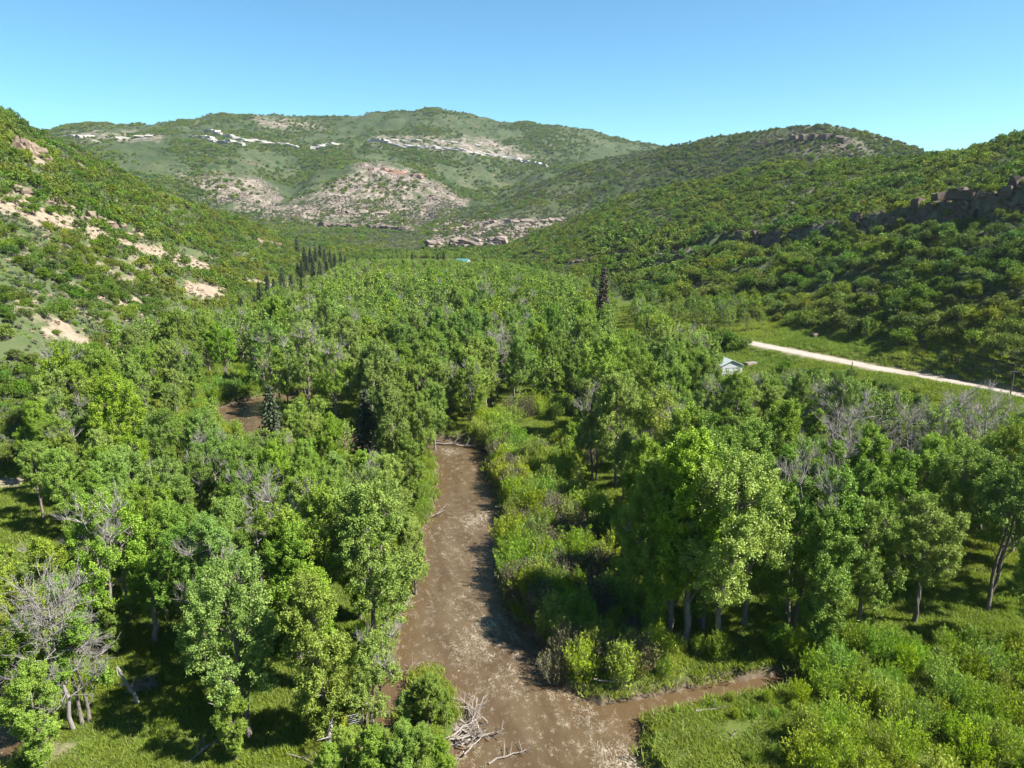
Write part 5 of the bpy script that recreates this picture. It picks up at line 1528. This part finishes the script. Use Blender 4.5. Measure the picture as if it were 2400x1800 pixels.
for _ in range(400):
    u, v = random.uniform(1640, 2240), random.uniform(770, 935)
    if kk >= 48 or poly_sd(np.array([u]), np.array([v]), [(1650, 795), (1760, 803), (1900, 832), (2040, 868), (2060, 890), (1990, 880), (1800, 840)])[0] > 0: continue
    x, y, z = hit(u, v)
    if r_min((x, y), 1.6): continue
    single('oak_shrub', OAK[kk % 4], x, y, random.uniform(0.4, 0.95), rz(), ('low spreading', 'upright', 'flat wide', 'tall rounded')[kk % 4] + ' bush in the pasture strip below the gravel road', 'oak shrub', 'bushes in the strip below the road', 0.1)
    kk += 1
# lumber beside the shed
hx, hy, hz = hit(1622, 788)
lp = empty('lumber_stack', (hx, hy, hz), 0.4); tag(lp, 'low stack of weathered boards beside the white shed', 'lumber')
for k in range(5): boxes('board', [(-1.8, 1.8, -0.8 + k * .36, -0.5 + k * .36, 0.0, 0.75 + .1 * (k % 2))], M['drift'], lp)

def utility_pole(ub, vb, vt, arm, label):
    x, y, z = hit(ub, vb)
    dep = float(project(x, y, z)[2]); h = (vb - vt) / FD * dep * 1.02 / ct
    e = empty('utility_pole', (x, y, z)); tag(e, label, 'utility pole')
    V, F = tubes(np.array([(0, 0, -.8), (0, 0, h * .5)]), np.array([(0, 0, h * .5), (0, 0, h)]), np.array([.17, .145]), np.array([.145, .11]), 8)
    obj('shaft', mesh_np('shaft', V, F, M['creosote'], True), e)
    if arm:
        c = boxes('crossarm', [(-1.1, 1.1, -.19, -.11, h - .55, h - .4)], M['creosote'], e)
        for xx in (-1.0, -.45, .45, 1.0):
            V, F = tubes(np.array([(xx, -.15, h - .4)]), np.array([(xx, -.15, h - .2)]), .05, .035, 6)
            obj('insulator', mesh_np('insulator', V, F, M['steel'], True), c)
    return e
utility_pole(2182, 855, 800, True, 'dark wooden utility pole with crossarm beside the gravel road')
utility_pole(1838, 812, 782, False, 'thin plain wooden pole below the gravel road')

# pipe gate by the river
hx, hy, hz = hit(747, 1575)
g = empty('pipe_gate', (hx, hy, hz), 0.35); tag(g, 'pale pipe gate panel standing by the river bank', 'gate')
for k in range(6):
    V, F = tubes(np.array([(-1.6, 0, .2 + k * .22)]), np.array([(1.6, 0, .2 + k * .22)]), .03, .03, 6); obj('rail', mesh_np('rail', V, F, M['steel'], True), g)
for xx in (-1.6, 1.6):
    V, F = tubes(np.array([(xx, 0, -.3)]), np.array([(xx, 0, 1.5)]), .045, .045, 6); obj('post', mesh_np('post', V, F, M['steel'], True), g)

# ------------------------------------------------------------------ dead wood on the ground
def log_mesh(seed, L, r, branches=4, m='drift'):
    rng = np.random.default_rng(seed); w = Wood()
    pts = [np.array([L * (t - .5), rng.normal() * L * .02, rng.normal() * L * .012]) for t in np.linspace(0, 1, 6)]
    w.path(pts, r, r * .45)
    for _ in range(branches):
        t = rng.uniform(.3, .98); p = np.array([L * (t - .5), 0, 0])
        d = unit(np.array([[rng.uniform(.2, .9), rng.normal() * .8, abs(rng.normal()) * .5]]))[0]; l = L * rng.uniform(.12, .35)
        q = p + d * l; w.seg(p, q, r * .4, r * .18)
        for _ in range(3): w.seg(p + d * l * .6, p + d * l * .6 + (d + rng.normal(size=3) * .5) * l * .5, r * .18, r * .06)
    w.seg(pts[0], pts[0] + np.array([-.12 * L * .2, 0, 0]), r, r * 1.4)
    return w.mesh('log', M[m], 6)
def log(x, y, z, L, r, yaw, label, seed, pitch=0.0, br=4, name='driftwood_log', group=None, cat='log', m='drift'):
    o = obj(name, log_mesh(seed, L, r, br, m), None, (x, y, z)); o.rotation_euler = (0, -pitch, yaw)
    return tag(o, label, cat, group)
cx0, cy0 = (float(t) for t in plane_pt(1015, 1592, 0.2))
for k in range(22):
    yaw = 0.25 + random.gauss(0, .45)
    log(cx0 + random.gauss(0, .7), cy0 + random.gauss(0, 0.7), 0.12 + 0.035 * k * random.uniform(.6, 1.1), random.uniform(1.8, 4.2), random.uniform(.05, .15), yaw,
        ('thick' if k % 3 == 0 else 'thin') + ' bleached log in the driftwood pile at the island tip', 1000 + k, random.gauss(0, .12), 5, group='driftwood pile at the island tip')
cx1, cy1 = (float(t) for t in plane_pt(1022, 1545, 0.4))
for k in range(5):
    log(cx1 + random.gauss(0, .4), cy1 + random.gauss(0, .5), .5 + .12 * k, 3.6, .09, 1.7 + random.gauss(0, .3), 'bleached snag end on end beside the driftwood pile', 1040 + k, 0.25, 7, group='snags by the driftwood pile')
def log_px(u, v, L, r, yaw, label, seed, dz=.15, pitch=0.0, br=4, m='drift', name='fallen_log'):
    x, y, z = hit(u, v); log(x, y, max(z, 0.05) + dz, L, r, yaw, label, seed, pitch, br, name, None, 'log', m)
log_px(985, 974, 9, .22, -0.25, 'long grey log lying at the river bend', 1101, .3)
log_px(955, 966, 7, .16, -0.5, 'pale log washed up under the round cottonwood', 1102, .3, .06, 6)
log_px(925, 1122, 8, .13, 1.0, 'thin bleached log along the left river bank', 1103, .2)
log_px(890, 1240, 6, .08, .7, 'slim branch reaching from the left bank over the water', 1104, .6, .2, 6)
log_px(865, 1325, 4, .1, 1.1, 'reddish driftwood against the left bank', 1105, .3, .1, 8)
log_px(1530, 1536, 2.6, .13, .15, 'short white log at the side channel', 1106)
log_px(437, 1628, 3.6, .1, .9, 'white fallen branch in the clearing grass', 1107, .3, .15, 6, 'palebark')
log_px(653, 1642, 3.4, .09, -.35, 'thin pale log on the clearing grass', 1108)
log_px(170, 1432, 5.0, .12, .15, 'fallen dead branch with many twigs at the clearing edge', 1109, .4, .1, 14, 'palebark')
log_px(1315, 1478, 3.0, .1, -.2, 'grey log in the grass of the point', 1110, .2)
log_px(1090, 1098, 3.0, .12, .2, 'dark wet log at the right bank', 1111, .2)
log_px(850, 1475, 5.0, .07, .1, 'bare branch stretched over the narrow channel', 1112, .5, .05, 9)
log_px(855, 1552, 5.0, .07, .0, 'pale branch bridging the narrow channel', 1113, .5, .05, 9)
log_px(1584, 1592, 1.0, .12, .6, 'small white stump in the sedge', 1114, .3, .9, 2)
log_px(1100, 1655, 4.0, .1, .4, 'pale branch in the shallows below the driftwood', 1115, .1, .05, 6)
for k in range(9):
    x, y, z = hit(312 + random.gauss(0, 8), 1490 + random.gauss(0, 4))
    log(x, y, z + .15 + .08 * k, random.uniform(1.5, 2.8), .07, random.uniform(0, 3), 'pale stick in the brush pile of the clearing', 1200 + k, random.gauss(0, .2), 7, 'brush_stick', 'brush pile in the clearing', 'stick')
# standing snags
def snag(u, v, h, label, lean, seed, r=.22):
    x, y, z = hit(u, v); rng = np.random.default_rng(seed)
    e = empty('snag', (x, y, z), 0); e.rotation_euler = (lean[0], lean[1], 0); tag(e, label, 'snag')
    w = Wood(); pts = [np.array([rng.normal() * .08, rng.normal() * .08, -0.5 + (h + .5) * t]) for t in np.linspace(0, 1, 6)]
    w.path(pts, r, r * .55); 
    for k in range(5): w.seg(pts[-1] + rng.normal(size=3) * np.array([r * .4, r * .4, 0]), pts[-1] + np.array([rng.normal() * r * .5, rng.normal() * r * .5, rng.uniform(.3, .9)]), r * .3, .02)
    obj('trunk', w.mesh('trunk', M['palebark'], 8), e)
    b = Wood()
    for k in range(7):
        t = rng.uniform(.35, .95); p = np.array([0, 0, h * t]); d = unit(np.array([[rng.normal(), rng.normal(), .4]]))[0]
        b.seg(p, p + d * rng.uniform(.4, 1.6), r * .25, .02)
    obj('branch_stub', b.mesh('branch_stub', M['palebark'], 5), e)
snag(300, 1520, 3.8, 'leaning pale snag with broken top in the clearing', (0.1, -0.3), 1)
snag(337, 1385, 5.5, 'upright grey broken snag in the dark grove', (0, 0.05), 2, .38)
snag(497, 1612, 5.0, 'broken bleached stub inside the small leafy cottonwood', (0, -.05), 3, .3)
snag(712, 1620, 2.6, 'short bleached stump beside the pipe gate', (.05, .1), 4, .28)
snag(805, 1560, 7.5, 'dark leaning trunk at the narrow channel', (-.05, .22), 5, .18)

# ------------------------------------------------------------------ the air
def build_haze():
    V, F = box_v(-7400, 7400, -7400, 7400, -4.0, 460.0)
    m, nt, out = mat('haze')
    pv = N(nt, 'ShaderNodeVolumePrincipled')
    pv.inputs['Color'].default_value = (0.80, 0.90, 1.0, 1); pv.inputs['Density'].default_value = 0.00004; pv.inputs['Anisotropy'].default_value = 0.2
    nt.links.new(pv.outputs[0], out.inputs['Volume'])
    o = obj('haze', mesh_np('haze', V, F, m)); tag(o, 'thin blue haze over the whole valley', kind='stuff')
build_haze()
